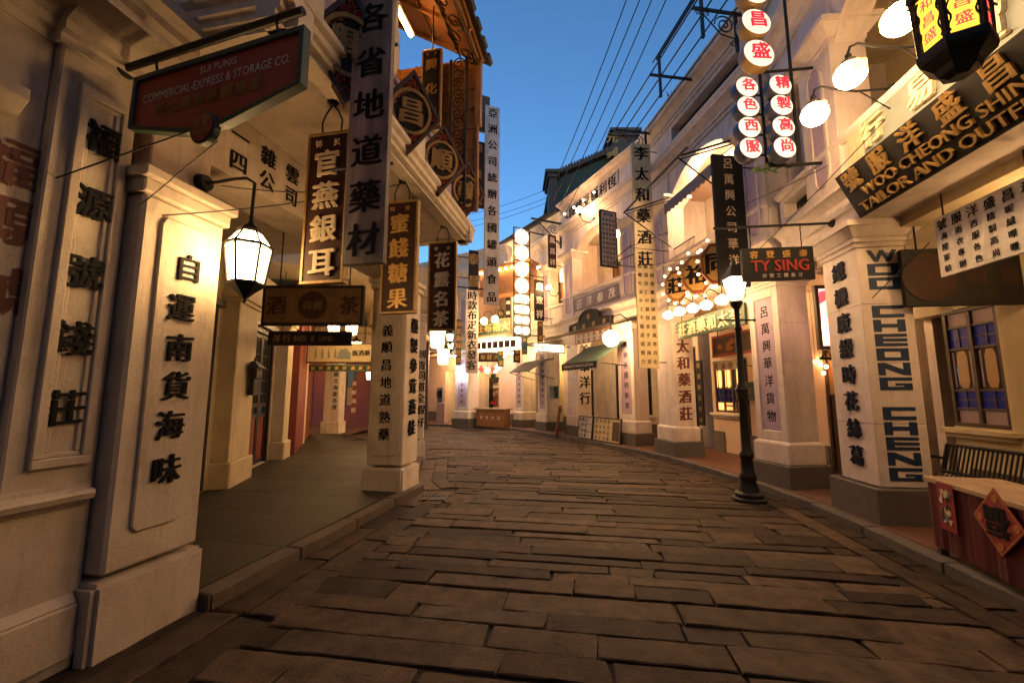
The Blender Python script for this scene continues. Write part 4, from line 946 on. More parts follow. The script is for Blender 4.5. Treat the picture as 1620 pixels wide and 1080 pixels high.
# diamond plaques leaning out over the cornice
def diamond(label, ch, px, py, k):
    v = 1.06; u, z = FL.hit(px, py, v); pl = FL.street(u, v, z).turn(50).tilt(8)
    r = thing('diamond_plaque', label, 'plaque', pl.O, 'carved diamond plaques on the left balcony')
    H, Wd = .47*k, .34*k
    o = [(0, H), (Wd, 0), (0, -H), (-Wd, 0)]; i_ = [(a*.86, b*.86) for a, b in o]
    MB(pl).prism(o, -.07, -.0).build('board', 'sign_brown', r, .006)
    n = 4
    MB(pl).add([pl.P(a, c, b) for ring in (o, i_) for c in (-.02, .025) for a, b in ring], [f for i in range(n) for j in [(i+1) % n] for f in ((i, j, n+j, n+i), (2*n+i, 3*n+i, 3*n+j, 2*n+j), (n+i, n+j, 3*n+j, 3*n+i), (i, 2*n+i, 2*n+j, j))]).build('frame', 'dark_wood', r, .003)
    q = MB(pl)     # carved border of curls
    for t in range(20):
        s = t/20*4; e = int(s); f = s-e; a = i_[e][0]*(1-f)+i_[(e+1) % 4][0]*f; b = i_[e][1]*(1-f)+i_[(e+1) % 4][1]*f
        q.tube(scroll(pl.P(a*.86, .006, b*.86), pl.A, pl.B, .038*k, 1.3, 14, 1 if t % 2 else -1), .007, 5)
    q.build('carving', 'sign_red', r)
    MB(pl).add([pl.P(rr*Wd*.66*math.cos(t), c, rr*1.12*Wd*.66*math.sin(t)) for rr in (1, .86) for c in (0, .03) for t in [2*math.pi*i/28 for i in range(28)]],
      [f for i in range(28) for j in [(i+1) % 28] for f in ((28+i, 28+j, 84+j, 84+i), (i, j, 28+j, 28+i), (56+i, 84+i, 84+j, 56+j))]).build('ring', 'gold_dull', r)
    MB(pl).prism([(Wd*.57*math.cos(t), Wd*.64*math.sin(t)) for t in [2*math.pi*i/28 for i in range(28)]], 0, .008).build('medallion', 'sign_black', r)
    lettering(r, pl, [(ch, 0, 0, .30*k)], 'gold_dull', .012, .04, c=.008)
    q = MB(pl)
    for a in (-.1, .1): q.cyl(pl.P(a, -.05, -.12), pl.P(a, -.35, -.25), .012, n=6)
    q.build('bracket', 'iron', r)
    return r
diamond('carved diamond plaque half hidden behind the tall grey board', '興', 552, 75, 1.02)
diamond('largest carved diamond plaque in full view, just right of the tall grey board', '昌', 650, 178, 1.0)
diamond('middle carved diamond plaque on the left balcony', '順', 698, 254, 1.0)
diamond('last carved diamond plaque at the balcony end', '義', 737, 302, .98)
# board inside the balcony, boards beyond the corner
pl = FL.near(5.3, *[(FL.cut(682, 140, 5.3)[0]), FL.cut(682, 140, 5.3)[1]])
hB = FL.cut(682, 88, 5.3)[1]-FL.cut(682, 200, 5.3)[1]+.1
r = signboard('vertical_signboard', 'dark gilt framed board hung inside the timber balcony', pl, .30, hB, 'sign_black', [(row_of('祥天', -.06, .06, hB/2-.07, .05)+column_of('興化腐', 0, hB/2-.24, -hB/2+.2, .19), 'gold_dull', .005, .03)], .05, 'gold_dull', .02)
strut(r, [pl.P(0, -.02, hB/2), pl.P(0, -.02, hB/2+.9)], .01)
def kboard(label, v, x0, x1, y0, y1, m, chars, lm, h, frame=None, small=None, bold=.03, u=None, name='vertical_signboard'):
    if u is None: pl, w, hh, u = cross_board(FK, v, (x0, (y0+y1)/2), x1, y0, y1)
    else:
        va, vb = FK.cut(x0, (y0+y1)/2, u)[0], FK.cut(x1, (y0+y1)/2, u)[0]; zt, zb = FK.cut(x0, y0, u)[1], FK.cut(x0, y1, u)[1]
        pl, w, hh = FK.near(u, (va+vb)/2, (zt+zb)/2), abs(va-vb), zt-zb
    r = signboard(name, label, pl, w, hh, m, [(column_of(chars, 0, hh/2-h*.75, -hh/2+h*.75, h), lm, 0, bold)], .06, frame, .025)
    for z in (hh/2-.25, -hh/2+.4): strut(r, [pl.P(-w/2-.75, -.08, z), pl.P(w/2, -.08, z)], .018)
    return r
kboard('tall pale board with a long column of black characters against the sky', 1.25, 767, 790, 168, 482, 'sign_pale', '亞洲公司統辦各國罐頭食品', 'ink', .27)
kboard('small faded red board just above and behind the tall pale board', 1.0, 748, 775, 150, 208, 'picture_brown', '茶莊', 'brown_paint', .28)
kboard('faded brown board behind the tall pale board, below the small red one', .95, 742, 768, 223, 328, 'sign_brown', '源隆號', 'gold_dull', .28)
# boards and lamps inside the arcade
def aboard(name, label, Y, x0, x1, y0, y1, m, frame, texts, t=.06, hang=3.98, group=None, yaw=0):
    pf = Fr((0, Y, 0), (1, 0, 0), (0, -1, 0)); a0, b0 = pick(pf, x0, y1); a1, b1 = pick(pf, x1, y0)
    pl = pf.at((a0+a1)/2, 0, (b0+b1)/2).turn(yaw); w, h = a1-a0, b1-b0
    r = signboard(name, label, pl, w, h, m, texts(w, h), t, frame, .035)
    q = MB()
    for a in (-w*.35, w*.35): q.cyl(pl.P(a, -.03, h/2), pl.P(a, -.03, hang-pl.O.z), .01, n=6)
    q.build('hanger', 'iron', r)
    return r, pl, w, h
r, pl, w, h = aboard('hanging_board', 'dark framed horizontal board with a round emblem hung across the left arcade', 6.2, 413, 576, 452, 514, 'board_tan', 'sign_black', lambda w, h: [([('茶', w*.36, 0, h*.5), ('酒', -w*.36, 0, h*.5)], 'sign_brown')], hang=4.1)
MB(pl).cyl(pl.P(0, 0, 0), pl.P(0, .012, 0), h*.36, n=28).build('emblem', 'sign_brown', r); lettering(r, pl, [('商標', 0, 0, h*.25)][:0]+row_of('商標', -h*.13, h*.13, 0, h*.24), 'board_tan', c=.014)
aboard('hanging_board', 'narrow black board with gilt Latin capitals in the left arcade', 8.4, 424, 556, 524, 546, 'sign_black', 'iron', lambda w, h: [(row_of('洋行', -w*.40, -w*.28, 0, h*.55)+[('BADI', -w*.12, 0.0, h*.4, w*.14), ('LAND', w*.2, 0.0, h*.4, w*.16), ('E', w*.04, 0, h*.4)], 'gold_dull', 0, .02)], hang=4.1)
r, pl, w, h = aboard('picture_board', 'lit yellow picture board with small bottles in the passage behind the arcade', 12.2, 484, 592, 543, 574, 'picture_cream', 'dark_wood', lambda w, h: [(row_of('瓶酒藥', w*.22, w*.4, 0, h*.3), 'ink')])
q = MB(pl)
for k in range(4): a = -w*.36+k*.19; q.prism([(a-.03, -.14), (a+.03, -.14), (a+.03, .03), (a+.012, .07), (a+.012, .14), (a-.012, .14), (a-.012, .07), (a-.03, .03)], .001, .01)
q.prism([(-.1, -.16), (.3, -.18), (.32, .0), (.18, .14), (.0, .1), (-.05, 0)], .001, .008); q.build('picture', 'slate_panel', r)
aboard('name_board', 'long green board with gilt characters across the passage behind the arcade', 13.4, 486, 592, 577, 587, 'canvas_green', 'green_frame', lambda w, h: [(row_of('福祿壽喜財源廣進', -w*.42, w*.42, 0, h*.6), 'gold')])
aboard('hanging_board', 'dark vertical board with white characters beyond the far passage column', 17.0, 556, 564, 600, 655, 'red_wood', None, lambda w, h: [(column_of('美味海鮮', 0, h*.38, -h*.38, .2), 'white_paint')], hang=3.9)
for k, (x, y, Y) in enumerate(((528, 520, 11.0), (556, 521, 11.0), (541, 545, 13.0), (563, 546, 13.0), (586, 592, 15.0))):
    pf = Fr((0, Y, 0), (1, 0, 0), (0, -1, 0)); a, b = pick(pf, x, y+8); c = V((a, Y, b))
    lab = ('small glass ceiling lantern, upper left of the cluster in the left passage', 'small glass ceiling lantern, upper right of the cluster in the left passage', 'small glass ceiling lantern, lower left of the cluster in the left passage', 'small glass ceiling lantern, lower right of the cluster in the left passage', 'small glass lantern hanging deep in the passage under the green board')[k]
    r = thing('ceiling_lantern', lab, 'lantern', c, 'ceiling lanterns in the left passage')
    lantern(r, c, .16, .13, .26, .1, 'lamp_glass', 6, base=False, roofglass=False); strut(r, [c+V((0, 0, .4)), V((a, Y, 3.9))], .01, 'chain')
# mailbox on the inner pilaster
u, z = FI.hit(397, 603, .0)
pl = FI.street(u, 0, z); r = thing('post_box', 'old black metal letter box with pointed lid on the arcade pilaster', 'letter box', pl.O)
MB(pl).box(-.15, .15, .0, .13, .05, .24).build('body', 'iron', r, .012)
q = MB(pl); q.frustum((-.2, .2, 0, .18), .24, (-.07, .07, 0, .07), .36); q.cyl(pl.P(0, .04, .36), pl.P(0, .04, .44), .025, .008); q.build('lid', 'iron', r, .006)
MB(pl).prism([(-.13, .05), (.13, .05), (.13, -.25), (-.13, -.25)], 0, .09).build('tray', 'iron', r, .01)
lettering(r, pl, row_of('信箱', -.06, .06, .15, .08), 'gold_dull', c=.133)
# far hanging lanterns and boards left of the closing row
for k, (x, y0, y1, w_, Y) in enumerate(((692, 520, 550, .3, 11.2), (701, 552, 576, .26, 12.6), (712, 528, 540, .2, 15.0), (713, 542, 552, .2, 15.5))):
    pf = Fr((0, Y, 0), (1, 0, 0), (0, -1, 0)); a, b = pick(pf, x, y1); _, bt = pick(pf, x, y0); c = V((a, Y, b))
    lab = ('brightest square lantern under the farthest dark board on the left', 'second square lantern lower down beyond the corner column', 'small reddish lantern beside the bright square one', 'small lantern below the reddish one near the far shops')[k]
    r = thing('hanging_lantern', lab, 'lantern', c, 'lanterns beyond the left corner')
    lantern(r, c, (bt-b)*.52, (bt-b)*.42, bt-b, .12, 'far_glass', 4 if k < 2 else 6, base=k > 1, roofglass=False)
    strut(r, [c+V((0, 0, bt-b+.18)), c+V((0, 0, bt-b+.7)), c+V((-1.3, .4, bt-b+.75))], .014, 'arm')

# ------------------------------------------------------------------ signs and lamps on the right
# the long tailor's board, leaning out over the beam
ub_, zb_ = FA.hit(1368, 342, .02); ut_, zt_ = FA.hit(1328, 279, .26)
un = ub_-4.1
hh = math.hypot(zt_-zb_, .24); wl = 3.9
pl = FA.street(ub_-wl/2, .02, zb_).tilt(math.degrees(math.atan2(.24, zt_-zb_))).at(0, 0, hh/2)
pl.O = pl.O+pl.C*.06
r = signboard('long_signboard', 'long black tailor board with gilt Chinese and English lettering leaning out over the right arcade', pl, wl, hh, 'sign_black',
  [(row_of('號服洋盛昌和', -wl/2+.22, -wl/2+2.32, hh*.26, .25)+[('WOO CHEONG SHING', -wl/2+1.22, -hh*.07, .118, 1.9), ('TAILOR AND OUTFITTER', -wl/2+1.28, -hh*.33, .118, 2.3)], 'gold_dull', .01, .035)], .05)
strut(r, [pl.P(-wl/2+.3, -.05, hh/2-.05), pl.P(-wl/2+.3, -.35, hh/2-.02)], .012); strut(r, [pl.P(-wl/2+2, -.05, hh/2-.05), pl.P(-wl/2+2, -.35, hh/2-.02)], .012)
# white tailor's price board hung under the beam
v = -.30; (u0, z0), (u1, z1), (u2, z2), (u3, z3) = [FA.hit(*p, v) for p in ((1478, 345), (1487, 440), (1619, 283), (1619, 400))]
zt_, zb_ = (z0+z2)/2, (z1+z3)/2; ul = (u0+u1)/2; ur = u2-.12
pl = FA.street((ul+ur)/2, v, (zt_+zb_)/2); w = ul-ur; h = zt_-zb_
tx = row_of('號服洋盛昌和', -w*.41, w*.41, h*.36, .115)
for k, t in enumerate(('海陸軍裝', '雨衣專辦', '西服各色', '精製高尚', '呢絨嗶嘰', '自選歐美')): tx += column_of(t, -w*.40+w*.8*k/5, h*.16, -h*.38, .078)
r = signboard('hanging_board', 'white price board with rows of small black characters hung under the right arcade beam', pl, w, h, 'white_paint', [(tx, 'ink', 0, .03)], .03)
for a in (-w*.4, w*.4): strut(r, [pl.P(a, -.015, h/2), pl.P(a, -.015, 3.7-pl.O.z)], .008, 'hanger')
# dark board square to the street inside the arcade
uq = 5.52; va, zq1 = FA.cut(1424, 395, uq); vb, zq0 = FA.cut(1650, 480, uq); vb = max(vb, -1.72)
pl = FA.near(uq, (va+vb)/2, (zq0+zq1)/2); w = va-vb; h = zq1-zq0
r = signboard('hanging_board', 'large near black board with a faint round emblem hung inside the right arcade', pl, w, h, 'sign_black', [(row_of('同昌', .15, .5, -.02, .22), 'sign_brown')], .06)
MB(pl).cyl(pl.P(-w/2+.28, 0, 0), pl.P(-w/2+.28, .01, 0), h*.42, n=30).build('emblem', 'sign_brown', r)
strut(r, [pl.P(-w/2+.2, -.03, h/2), pl.P(-w/2+.2, -.03, 3.7-pl.O.z)], .01, 'chain')
# hinged iron arm with the red lettered board
def arm_board(label, u, px0, px1, y0, y1, arm_p, arm_end, m, texts, chains=True, fr=FA):
    va, zt = fr.cut(px0, y0, u); vb, zb = fr.cut(px1, y1, u); pl = fr.near(u, (va+vb)/2, (zt+zb)/2); w, h = abs(va-vb), zt-zb
    r = signboard('hanging_board', label, pl, w, h, m, texts(w, h), .05, 'iron', .012, .004)
    _, za = fr.cut(*arm_p, u); ve, _ = fr.cut(*arm_end, u); p0 = fr.P(u, .0, za)
    strut(r, [p0, fr.P(u, ve, za)], .018, 'arm'); flange(r, p0, fr.C, .06)
    q = MB()
    for a in (-w*.36, w*.36):
        n = 6; zz = za-pl.O.z
        for i in range(n): q.tube([pl.P(a, -.02+.006*(i % 2), h/2+(zz-h/2)*(i-.1)/n), pl.P(a, -.02+.006*(i % 2), h/2+(zz-h/2)*(i+1.1)/n)], .007, 5)
    q.build('chain', 'iron', r)
    return r
arm_board('black hanging board with red Latin capitals and small gilt characters', 5.98, 1173, 1290, 394, 441, (1317, 353), (1128, 355), 'sign_black',
  lambda w, h: [(row_of('容登盛泰', -w*.33, w*.36, h*.30, h*.24), 'gold', 0, .03), ([('TY SING', w*.02, -.02, h*.36, w*.80)], 'red_paint', .004, .04), (row_of('修整工精象牙', -w*.2, w*.3, -h*.36, h*.13), 'sign_pale', 0, .02)])
# drum lamps on a pipe frame
uD = 6.0
r = thing('drum_sign_rack', 'black pipe frame on the right wall that carries the round drum signs', 'sign frame', FA.P(uD, 0, 5))
def fz(px, py): v, z = FA.cut(px, py, uD); return v, z
f1v, f1z = fz(1295, 107); f2v, f2z = fz(1300, 258)
va, _ = fz(1207, 180); vb, _ = fz(1257, 180)
q = MB(); zt = 7.6
q.tube([FA.P(uD, va, zt), FA.P(uD, va, f2z+.05), FA.P(uD, va-.03, f2z), FA.P(uD, 0, f2z)], .022, 10); q.cyl(FA.P(uD, vb, zt), FA.P(uD, vb, f2z), .022, n=10)
q.cyl(FA.P(uD, va, f1z), FA.P(uD, 0, f1z), .02, n=10); q.cyl(FA.P(uD, va, zt-.1), FA.P(uD, 0, zt-.1), .02, n=10)
q.build('pipe', 'iron', r, smooth=True)
for z in (f1z, f2z, zt-.1): flange(r, FA.P(uD, 0, z), FA.C, .08)
q = MB()
def leaf(b, s):
    for k in range(5):
        a = b+V((s*.07*(k-2), .03*(k % 2), -.05*k % .1)); q.add([a, a+V((.05, -.02, .03)), a+V((.12*s, 0, -.02)), a+V((.05, .02, -.05))], [(0, 1, 2, 3)])
leaf(FA.P(uD, va-.1, f2z+.01), 1); leaf(FA.P(uD, va+.02, f2z-.05), -1); q.build('iron_leaf', 'leaf', r)
DR = [('昌', 1197, 34, 23, 1), ('盛', 1201, 84, 24, 1), ('各', 1182, 137, 17, 0), ('色', 1184, 168, 17, 0), ('西', 1186, 201, 17, 0), ('服', 1188, 234, 17, 0),
      ('精', 1235, 134, 17, 0), ('製', 1237, 166, 17, 0), ('高', 1240, 200, 17, 0), ('尚', 1242, 233, 17, 0), ('和', 1194, -14, 23, 1)]
for ch, px, py, rp, big in DR:
    v, z = FA.cut(px, py, uD-.22); p = FA.P(uD-.22, v, z); R_ = rp*uD*1.06/FOC
    pl = FA.near(uD-.22, v, z).turn(-12).tilt(-6)
    r = thing('drum_sign', ('large gold sided' if big else 'blue sided')+' drum sign with the red character '+ch+' on its pale face', 'drum sign', p, 'round drum signs on the pipe frame')
    n = 28
    MB(pl).lathe(pl.P(0, -.24, 0), [(R_*.5, .06), (R_*.9, .07), (R_, .10), (R_, .21), (R_*.97, .235)], n, pl.C).build('body', 'drum_gold' if big else 'drum_blue', r, smooth=True)
    MB(pl).lathe(pl.P(0, -.005, 0), [(R_*.97, 0), (R_*.95, .012), (R_*.8, .025), (0.001, .035)], n, pl.C).build('face', 'drum_face', r, smooth=True)
    lettering(r, pl, [(ch, 0, 0, R_*1.25)], 'red_letter', .004, .02, c=.036)
    vt = (va if (px < 1215) else vb)
    tv = va if big else vt
    if big: strut(r, [pl.P(0, -.2, 0), FA.P(uD, va, z-.02)], .02)
    else:
        tgt = FA.P(uD, va if px < 1215 else va, z); q = MB(); q.cyl(pl.P(0, -.14, 0), tgt, .016, n=8); q.ball(tgt+(pl.P(0, -.14, 0)-tgt)*.35, .035, 8); q.build('bracket', 'iron', r)
# globe lamps on goosenecks over the tailor's board
u1, z1 = FA.hit(1412, 140, 0); vL, zL = FA.cut(1289, 181, u1)
u2 = FA.hit(1345, 118, vL)[0]; u3 = FA.hit(1424, 26, vL)[0]
for k, u in enumerate((u1, u2, u3)):
    c = FA.P(u, vL, zL); R_ = .135
    r = thing('globe_lamp', ('lit white globe lamp lowest and farthest of the three over the tailor board', 'lit white globe lamp in the middle of the three over the tailor board', 'lit white globe lamp highest of the three, beside the yellow lantern')[k], 'lamp', c, 'globe lamps over the tailor board')
    MB().ball(c, R_, 14, .93).build('globe', 'globe_glass', r, smooth=True)
    pl = FA.near(u, vL, zL)
    lettering(r, pl, [('昌和盛'[k], 0, 0, .15)], 'cream_paint', c=R_+.002, bold=.04)
    q = MB(); q.lathe(c+V((0, 0, R_*.85)), [(.06, 0), (.065, .03), (.03, .05), (.028, .1)], 12); q.build('fitter', 'iron', r)
    zf = zL+.28; P_ = FA.P
    q = MB(); q.tube([P_(u, 0, z1), P_(u, vL*.45, z1), P_(u, vL*.7, z1+.04), P_(u, vL*.88, zf+.05), P_(u, vL*.97, zf+.02), P_(u, vL, zf-.05), P_(u, vL, zL+R_+.06)], .013, 8); q.tube([P_(u, .0, z1-.28), P_(u, vL*.42, z1)], .008, 6); q.build('arm', 'iron', r, smooth=True)
    flange(r, P_(u, 0, z1), FA.C, .055)
# the yellow six-sided lantern
vY = 1.2; uY, zY = FA.hit(1512, 74, vY); c = FA.P(uY, vY, zY)
r = thing('palace_lantern', 'lit yellow six sided lantern with red characters and black wooden frame', 'lantern', c)
R_ = .165; hL = .38
MB().lathe(c, [(R_*.93, 0), (R_*1.0, hL)], 6).build('glass', 'lantern_yellow', r)
q = MB()
for i in range(6):
    a = 2*math.pi*i/6+math.pi/6; d = V((math.cos(a), math.sin(a), 0)); q.cyl(c+d*R_*.98, c+d*R_*1.05+V((0, 0, hL)), .020, n=6)
q.lathe(c+V((0, 0, -.05)), [(.05, -.16), (.10, -.13), (R_*.7, -.09), (R_*1.08, -.03), (R_*1.14, 0), (R_*1.14, .04), (R_*.98, .06)], 6)
q.lathe(c+V((0, 0, hL-.01)), [(R_*1.0, 0), (R_*1.2, .01), (R_*1.22, .05), (R_*.8, .14), (R_*.3, .2), (.03, .24)], 6)
q.cyl(c+V((0, 0, hL+.2)), c+V((0, 0, hL+.9)), .012); q.build('frame', 'iron', r)
for i in range(6):
    a = 2*math.pi*(i+.5)/6+math.pi/6; d = V((math.cos(a), math.sin(a), 0)); ap = R_*.965*math.cos(math.pi/6)
    pf = Fr(c+d*(ap+.003)+V((0, 0, hL/2)), V((-d.y, d.x, 0)), d)
    lettering(r, pf, column_of('和昌盛', 0, .11, -.11, .085), 'lantern_red', c=.008, bold=.03)
    q = MB(pf)
    for sx in (-1, 1):
        q.tube([pf.P(sx*(.062+.009*math.sin(t*1.3)), .008, -hL/2+.02+t*.0255) for t in range(14)], .006, 5)
        q.ball(pf.P(sx*.062, .008, .05), .012, 6)
    q.build('fretwork', 'iron', r)
strut(r, [c+V((0, 0, hL+.85)), FA.P(uY, 0, c.z+hL+.85)], .02, 'arm')
# street lamp
c = V((3.60, 6.62, -.01))
r = thing('street_lamp', 'black cast iron street lamp with lit white lantern at the right kerb', 'street lamp', c)
q = MB(); q.lathe(c, [(.24, 0), (.24, .05), (.20, .07), (.20, .12), (.15, .15), (.13, .22), (.105, .3), (.12, .34), (.12, .38), (.095, .42), (.085, .62), (.10, .66), (.10, .7), (.07, .74), (.065, 1.0), (.06, 1.5), (.075, 1.54), (.082, 1.58), (.075, 1.62), (.095, 1.68), (.065, 1.75), (.05, 1.8), (.045, 2.6), (.06, 2.64), (.04, 2.68), (.04, 2.95), (.09, 3.02), (.10, 3.08), (.05, 3.1)], 20); q.build('post', 'iron', r, smooth=True)
q = MB(); q.cyl(c+V((-.26, 0, 2.78)), c+V((.26, 0, 2.78)), .014); q.ball(c+V((-.27, 0, 2.78)), .024, 8); q.ball(c+V((.27, 0, 2.78)), .024, 8); q.build('ladder_bar', 'iron', r)
lantern(r, c+V((0, 0, 3.13)), .19, .115, .34, .2, 'street_glass', 4, base=False, roofglass=False)
# black board with pale characters, in front of the lit balcony
def rboard(fr, label, v, xin, xout, y0, y1, m, chars, lm, h=None, frame=None, texts=None, bold=.03, group=None, fw=.025, arms=2, ext=0):
    pl, w, hh, u = cross_board(fr, v, (xin, (y0+y1)/2), xout, y0, y1)
    hc = h or w*.72
    r = signboard('vertical_signboard', label, pl, w, hh, m, texts(w, hh) if texts else [(column_of(chars, 0, hh/2-hc*.8, -hh/2+hc*.8, hc), lm, ext, bold)], .06, frame, fw, group=group)
    for k in range(arms):
        z = hh/2-.15 if k == 0 else -hh/2+.15
        strut(r, [pl.P(w/2, -.1, z), pl.P(w/2+v+.02, -.1, z)], .014)
    return r
rboard(FB, 'black vertical board with pale characters between street lamp and lit balcony', .35, 1181, 1133, 246, 452, 'sign_black', '呂萬興公司華洋貨', 'cream_paint', .20, bold=.02)
def wine(w, h):
    big = column_of('李太和藥酒莊', 0, h/2-.28, h/2-h*.53, w*.74)
    sm = []
    for k, t in enumerate(('百病痊癒新痛諸癌風寒消化', '藥酒扶仁中暑保家不消風邪', '咳嗽吐瀉水土不服虛弱無力')): sm += column_of(t, w*.30-w*.30*k, -h*.065, -h/2+.16, w*.22)
    return [(big, 'ink', 0, .035), (sm, 'ink', 0, .02)]
rboard(FB, 'tallest pale yellow board with large characters above columns of small ones', .22, 1036, 1005, 228, 582, 'sign_yellow', '', '', texts=wine)
rboard(FC, 'black framed white board of small writing beside the segmental arch', .3, 976, 950, 334, 422, 'sign_pale', '', '', frame='iron', fw=.04, texts=lambda w, h: [([t for k in range(4) for t in column_of('統辦各國貨物發客零售', -w*.3+w*.2*k, h*.33, -h*.42, w*.15)], 'ink', 0, .02), (row_of('廣告牌', -w*.2, w*.2, h*.43, w*.16), 'ink')])
rboard(FD, 'small dark vertical board high on the yellow lit wall', .45, 880, 868, 372, 423, 'sign_brown', '萬昌祥', 'sign_pale', None)
rboard(FD, 'dark vertical board with pale characters beside the globe ladder sign', .5, 861, 846, 443, 507, 'sign_black', '廣致祥', 'white_paint', None)
rboard(FD, 'narrow wooden board hanging below the dark board at the bend', .45, 859, 851, 508, 540, 'picture_brown', '綢緞', 'gold', None, arms=1)
rboard(FD, 'narrow black board with gilt characters below the globe ladder sign', .5, 823, 813, 527, 573, 'sign_black', '金玉堂記', 'gold', None, arms=1)
rboard(FD, 'slim green and gold board at the far end of the bend', .6, 797, 788, 490, 580, 'sign_green', '時新洋貨綢緞', 'gold', None, arms=1)
# globe ladder sign
pl, w, h, u = cross_board(FD, .75, (838, 445), 813, 362, 531)
r = thing('globe_ladder_sign', 'tall black ladder frame of lit white discs on the building at the bend', 'lit sign', pl.O)
q = MB(pl)
for a in (-w/2, w/2): q.cyl(pl.P(a, 0, -h/2), pl.P(a, 0, h/2), .03, n=6)
for b in [h/2-h*.615*k/4 for k in range(5)]+[h/2-h*.615-h*.385*k/4 for k in range(1, 5)]: q.cyl(pl.P(-w/2, 0, b), pl.P(w/2, 0, b), .025, n=6)
for b in (h/2-.05, h*.07, -h/2+.05): q.cyl(pl.P(w/2, 0, b), pl.P(w/2+.75, 0, b), .025, n=6)
q.build('frame', 'iron', r)
for k in range(4):
    b = h/2-h*.615*(k+.5)/4; o = MB(pl).lathe(pl.P(0, -.03, b), [(w*.40, 0), (w*.40, .06), (w*.36, .1), (.001, .12)], 20, pl.C).build('large_disc', 'globe_white', r, smooth=True)
    lettering(o, pl, [('時新衣發'[k], 0, b, w*.4)], 'drum_gold', c=.125, bold=.03)
for k in range(4):
    for sx in (-1, 1):
        b = h/2-h*.615-h*.385*(k+.5)/4; MB(pl).lathe(pl.P(sx*w*.24, -.03, b), [(w*.2, 0), (w*.2, .05), (w*.16, .09), (.001, .1)], 16, pl.C).build('small_disc', 'globe_white', r, smooth=True)
# octagons edged with bulbs
for k, (px, py, ch, s) in enumerate(((1070, 452, '莊', .38), (1102, 434, '裕', .44), (1134, 416, '同', .44))):
    v = .32; u, z = FB.hit(px, py, v); pl = FB.street(u, v, z).turn(-62)
    r = thing('bulb_octagon', ('farthest and lowest', 'middle', 'nearest and highest')[k]+' of three octagonal signs edged with lit bulbs', 'lit sign', pl.O, 'octagonal bulb signs on the wine shop')
    oc = [(s*.7*math.cos(math.pi/4*i+math.pi/8), s*math.sin(math.pi/4*i+math.pi/8)) for i in range(8)]
    MB(pl).prism(oc, -.08, 0).build('board', 'red_wood', r, .006)
    i8 = [(a*.82, b*.82) for a, b in oc]
    MB(pl).add([pl.P(a, c, b) for ring in (oc, i8) for c in (.0, .03) for a, b in ring], [f for i in range(8) for j in [(i+1) % 8] for f in ((i, j, 8+j, 8+i), (16+i, 24+i, 24+j, 16+j), (8+i, 8+j, 24+j, 24+i))][:0]+[(i, (i+1) % 8, (i+1) % 8+16, i+16) for i in range(8)]).build('rim', 'gold_dull', r)
    MB(pl).prism(i8, 0, .012).build('face', 'gold', r)
    lettering(r, pl, [(ch, 0, 0, s*1.0)], 'ink', .004, .04, c=.014)
    for i in range(12):
        e = i*8/12; a0 = oc[int(e)]; a1 = oc[(int(e)+1) % 8]; f = e-int(e); a, b = a0[0]*(1-f)+a1[0]*f, a0[1]*(1-f)+a1[1]*f
        MB().ball(pl.P(a*1.2, .0, b*1.16), .028, 8).build('bulb', 'sign_bulb', r, smooth=True)
    strut(r, [pl.P(0, -.05, 0), FB.P(u, 0, z)], .02)
for k, (px, py) in enumerate(((1057, 498), (1075, 492), (1096, 487), (1117, 482), (1142, 474))):
    v = .42; u, z = FB.hit(px, py, v); c = FB.P(u, v, z)
    r = thing('gooseneck_lamp', ('farthest', 'second farthest', 'middle', 'second nearest', 'nearest')[k]+' of five white gooseneck lamps under the bulb signs', 'lamp', c, 'gooseneck lamps under the bulb signs')
    MB().lathe(c, [(.001, -.10), (.07, -.085), (.115, -.03), (.12, .0), (.09, .045), (.04, .07), (.03, .09)], 16).build('shade', 'shade_white', r, smooth=True)
    MB().tube([FB.P(u, 0, z+.12), FB.P(u, v*.4, z+.26), FB.P(u, v*.75, z+.32), FB.P(u, v*.96, z+.26), FB.P(u, v, z+.14), FB.P(u, v, z+.07)], .011, 7).build('arm', 'iron', r, smooth=True)
# wine shop boards
ua, za = FB.hit(1091, 541, -.04); ub, zb = FB.hit(1190, 524, -.04); _, zt = FB.hit(1190, 477, -.04)
pl = FB.street(7.97, -.04, 3.3); 
r = signboard('shop_signboard', 'green board with cream characters across the wine shop opening', FB.street((7.04+9.55)/2, -.06, 3.12), 2.4, .42, 'sign_green', [(row_of('莊酒藥和太李', -.95, .95, 0, .34), 'cream_paint', .006, .03)], .06)
plb = FB.street(8.3, -.06, 3.12)
for a in (-1, 1): strut(r, [plb.P(a, -.03, .2), plb.P(a, -.03, .66)], .01, 'hanger')
r = signboard('picture_board', 'reddish picture board with a red strip hung below the green shop board', FB.street(8.35, -.85, 2.72), 1.9, .5, 'picture_brown', (), .04, 'sign_red', .06)
q = MB(FB.street(8.35, -.85, 2.72)); rn = random.Random(4)
for k in range(9): a, b = rn.uniform(-.7, .7), rn.uniform(-.1, .14); q.prism([(a+.09*math.cos(t)*rn.uniform(.6, 1.2), b+.07*math.sin(t)*rn.uniform(.6, 1.2)) for t in [2*math.pi*i/9 for i in range(9)]], .002, .006+.001*k)
q.build('picture', 'poster_orange', r); strut(r, [FB.P(7.6, -.87, 2.95), FB.P(7.6, -.87, 3.7)], .01, 'hanger')
strut(r, [FB.P(9.1, -.87, 2.95), FB.P(9.1, -.87, 3.7)], .01, 'hanger')
ue, ze = FB.hit(1150, 578, -.9)
r = signboard('small_signboard', 'small yellow board with red characters above the stained glass window', FB.street(ue, -.9, ze), 1.05, .2, 'sign_yellow', [(row_of('泉油安康', -.4, .4, 0, .15), 'brown_paint')], .03)
strut(r, [FB.P(ue, -.93, ze), FB.P(ue, -1.72, ze)], .01)
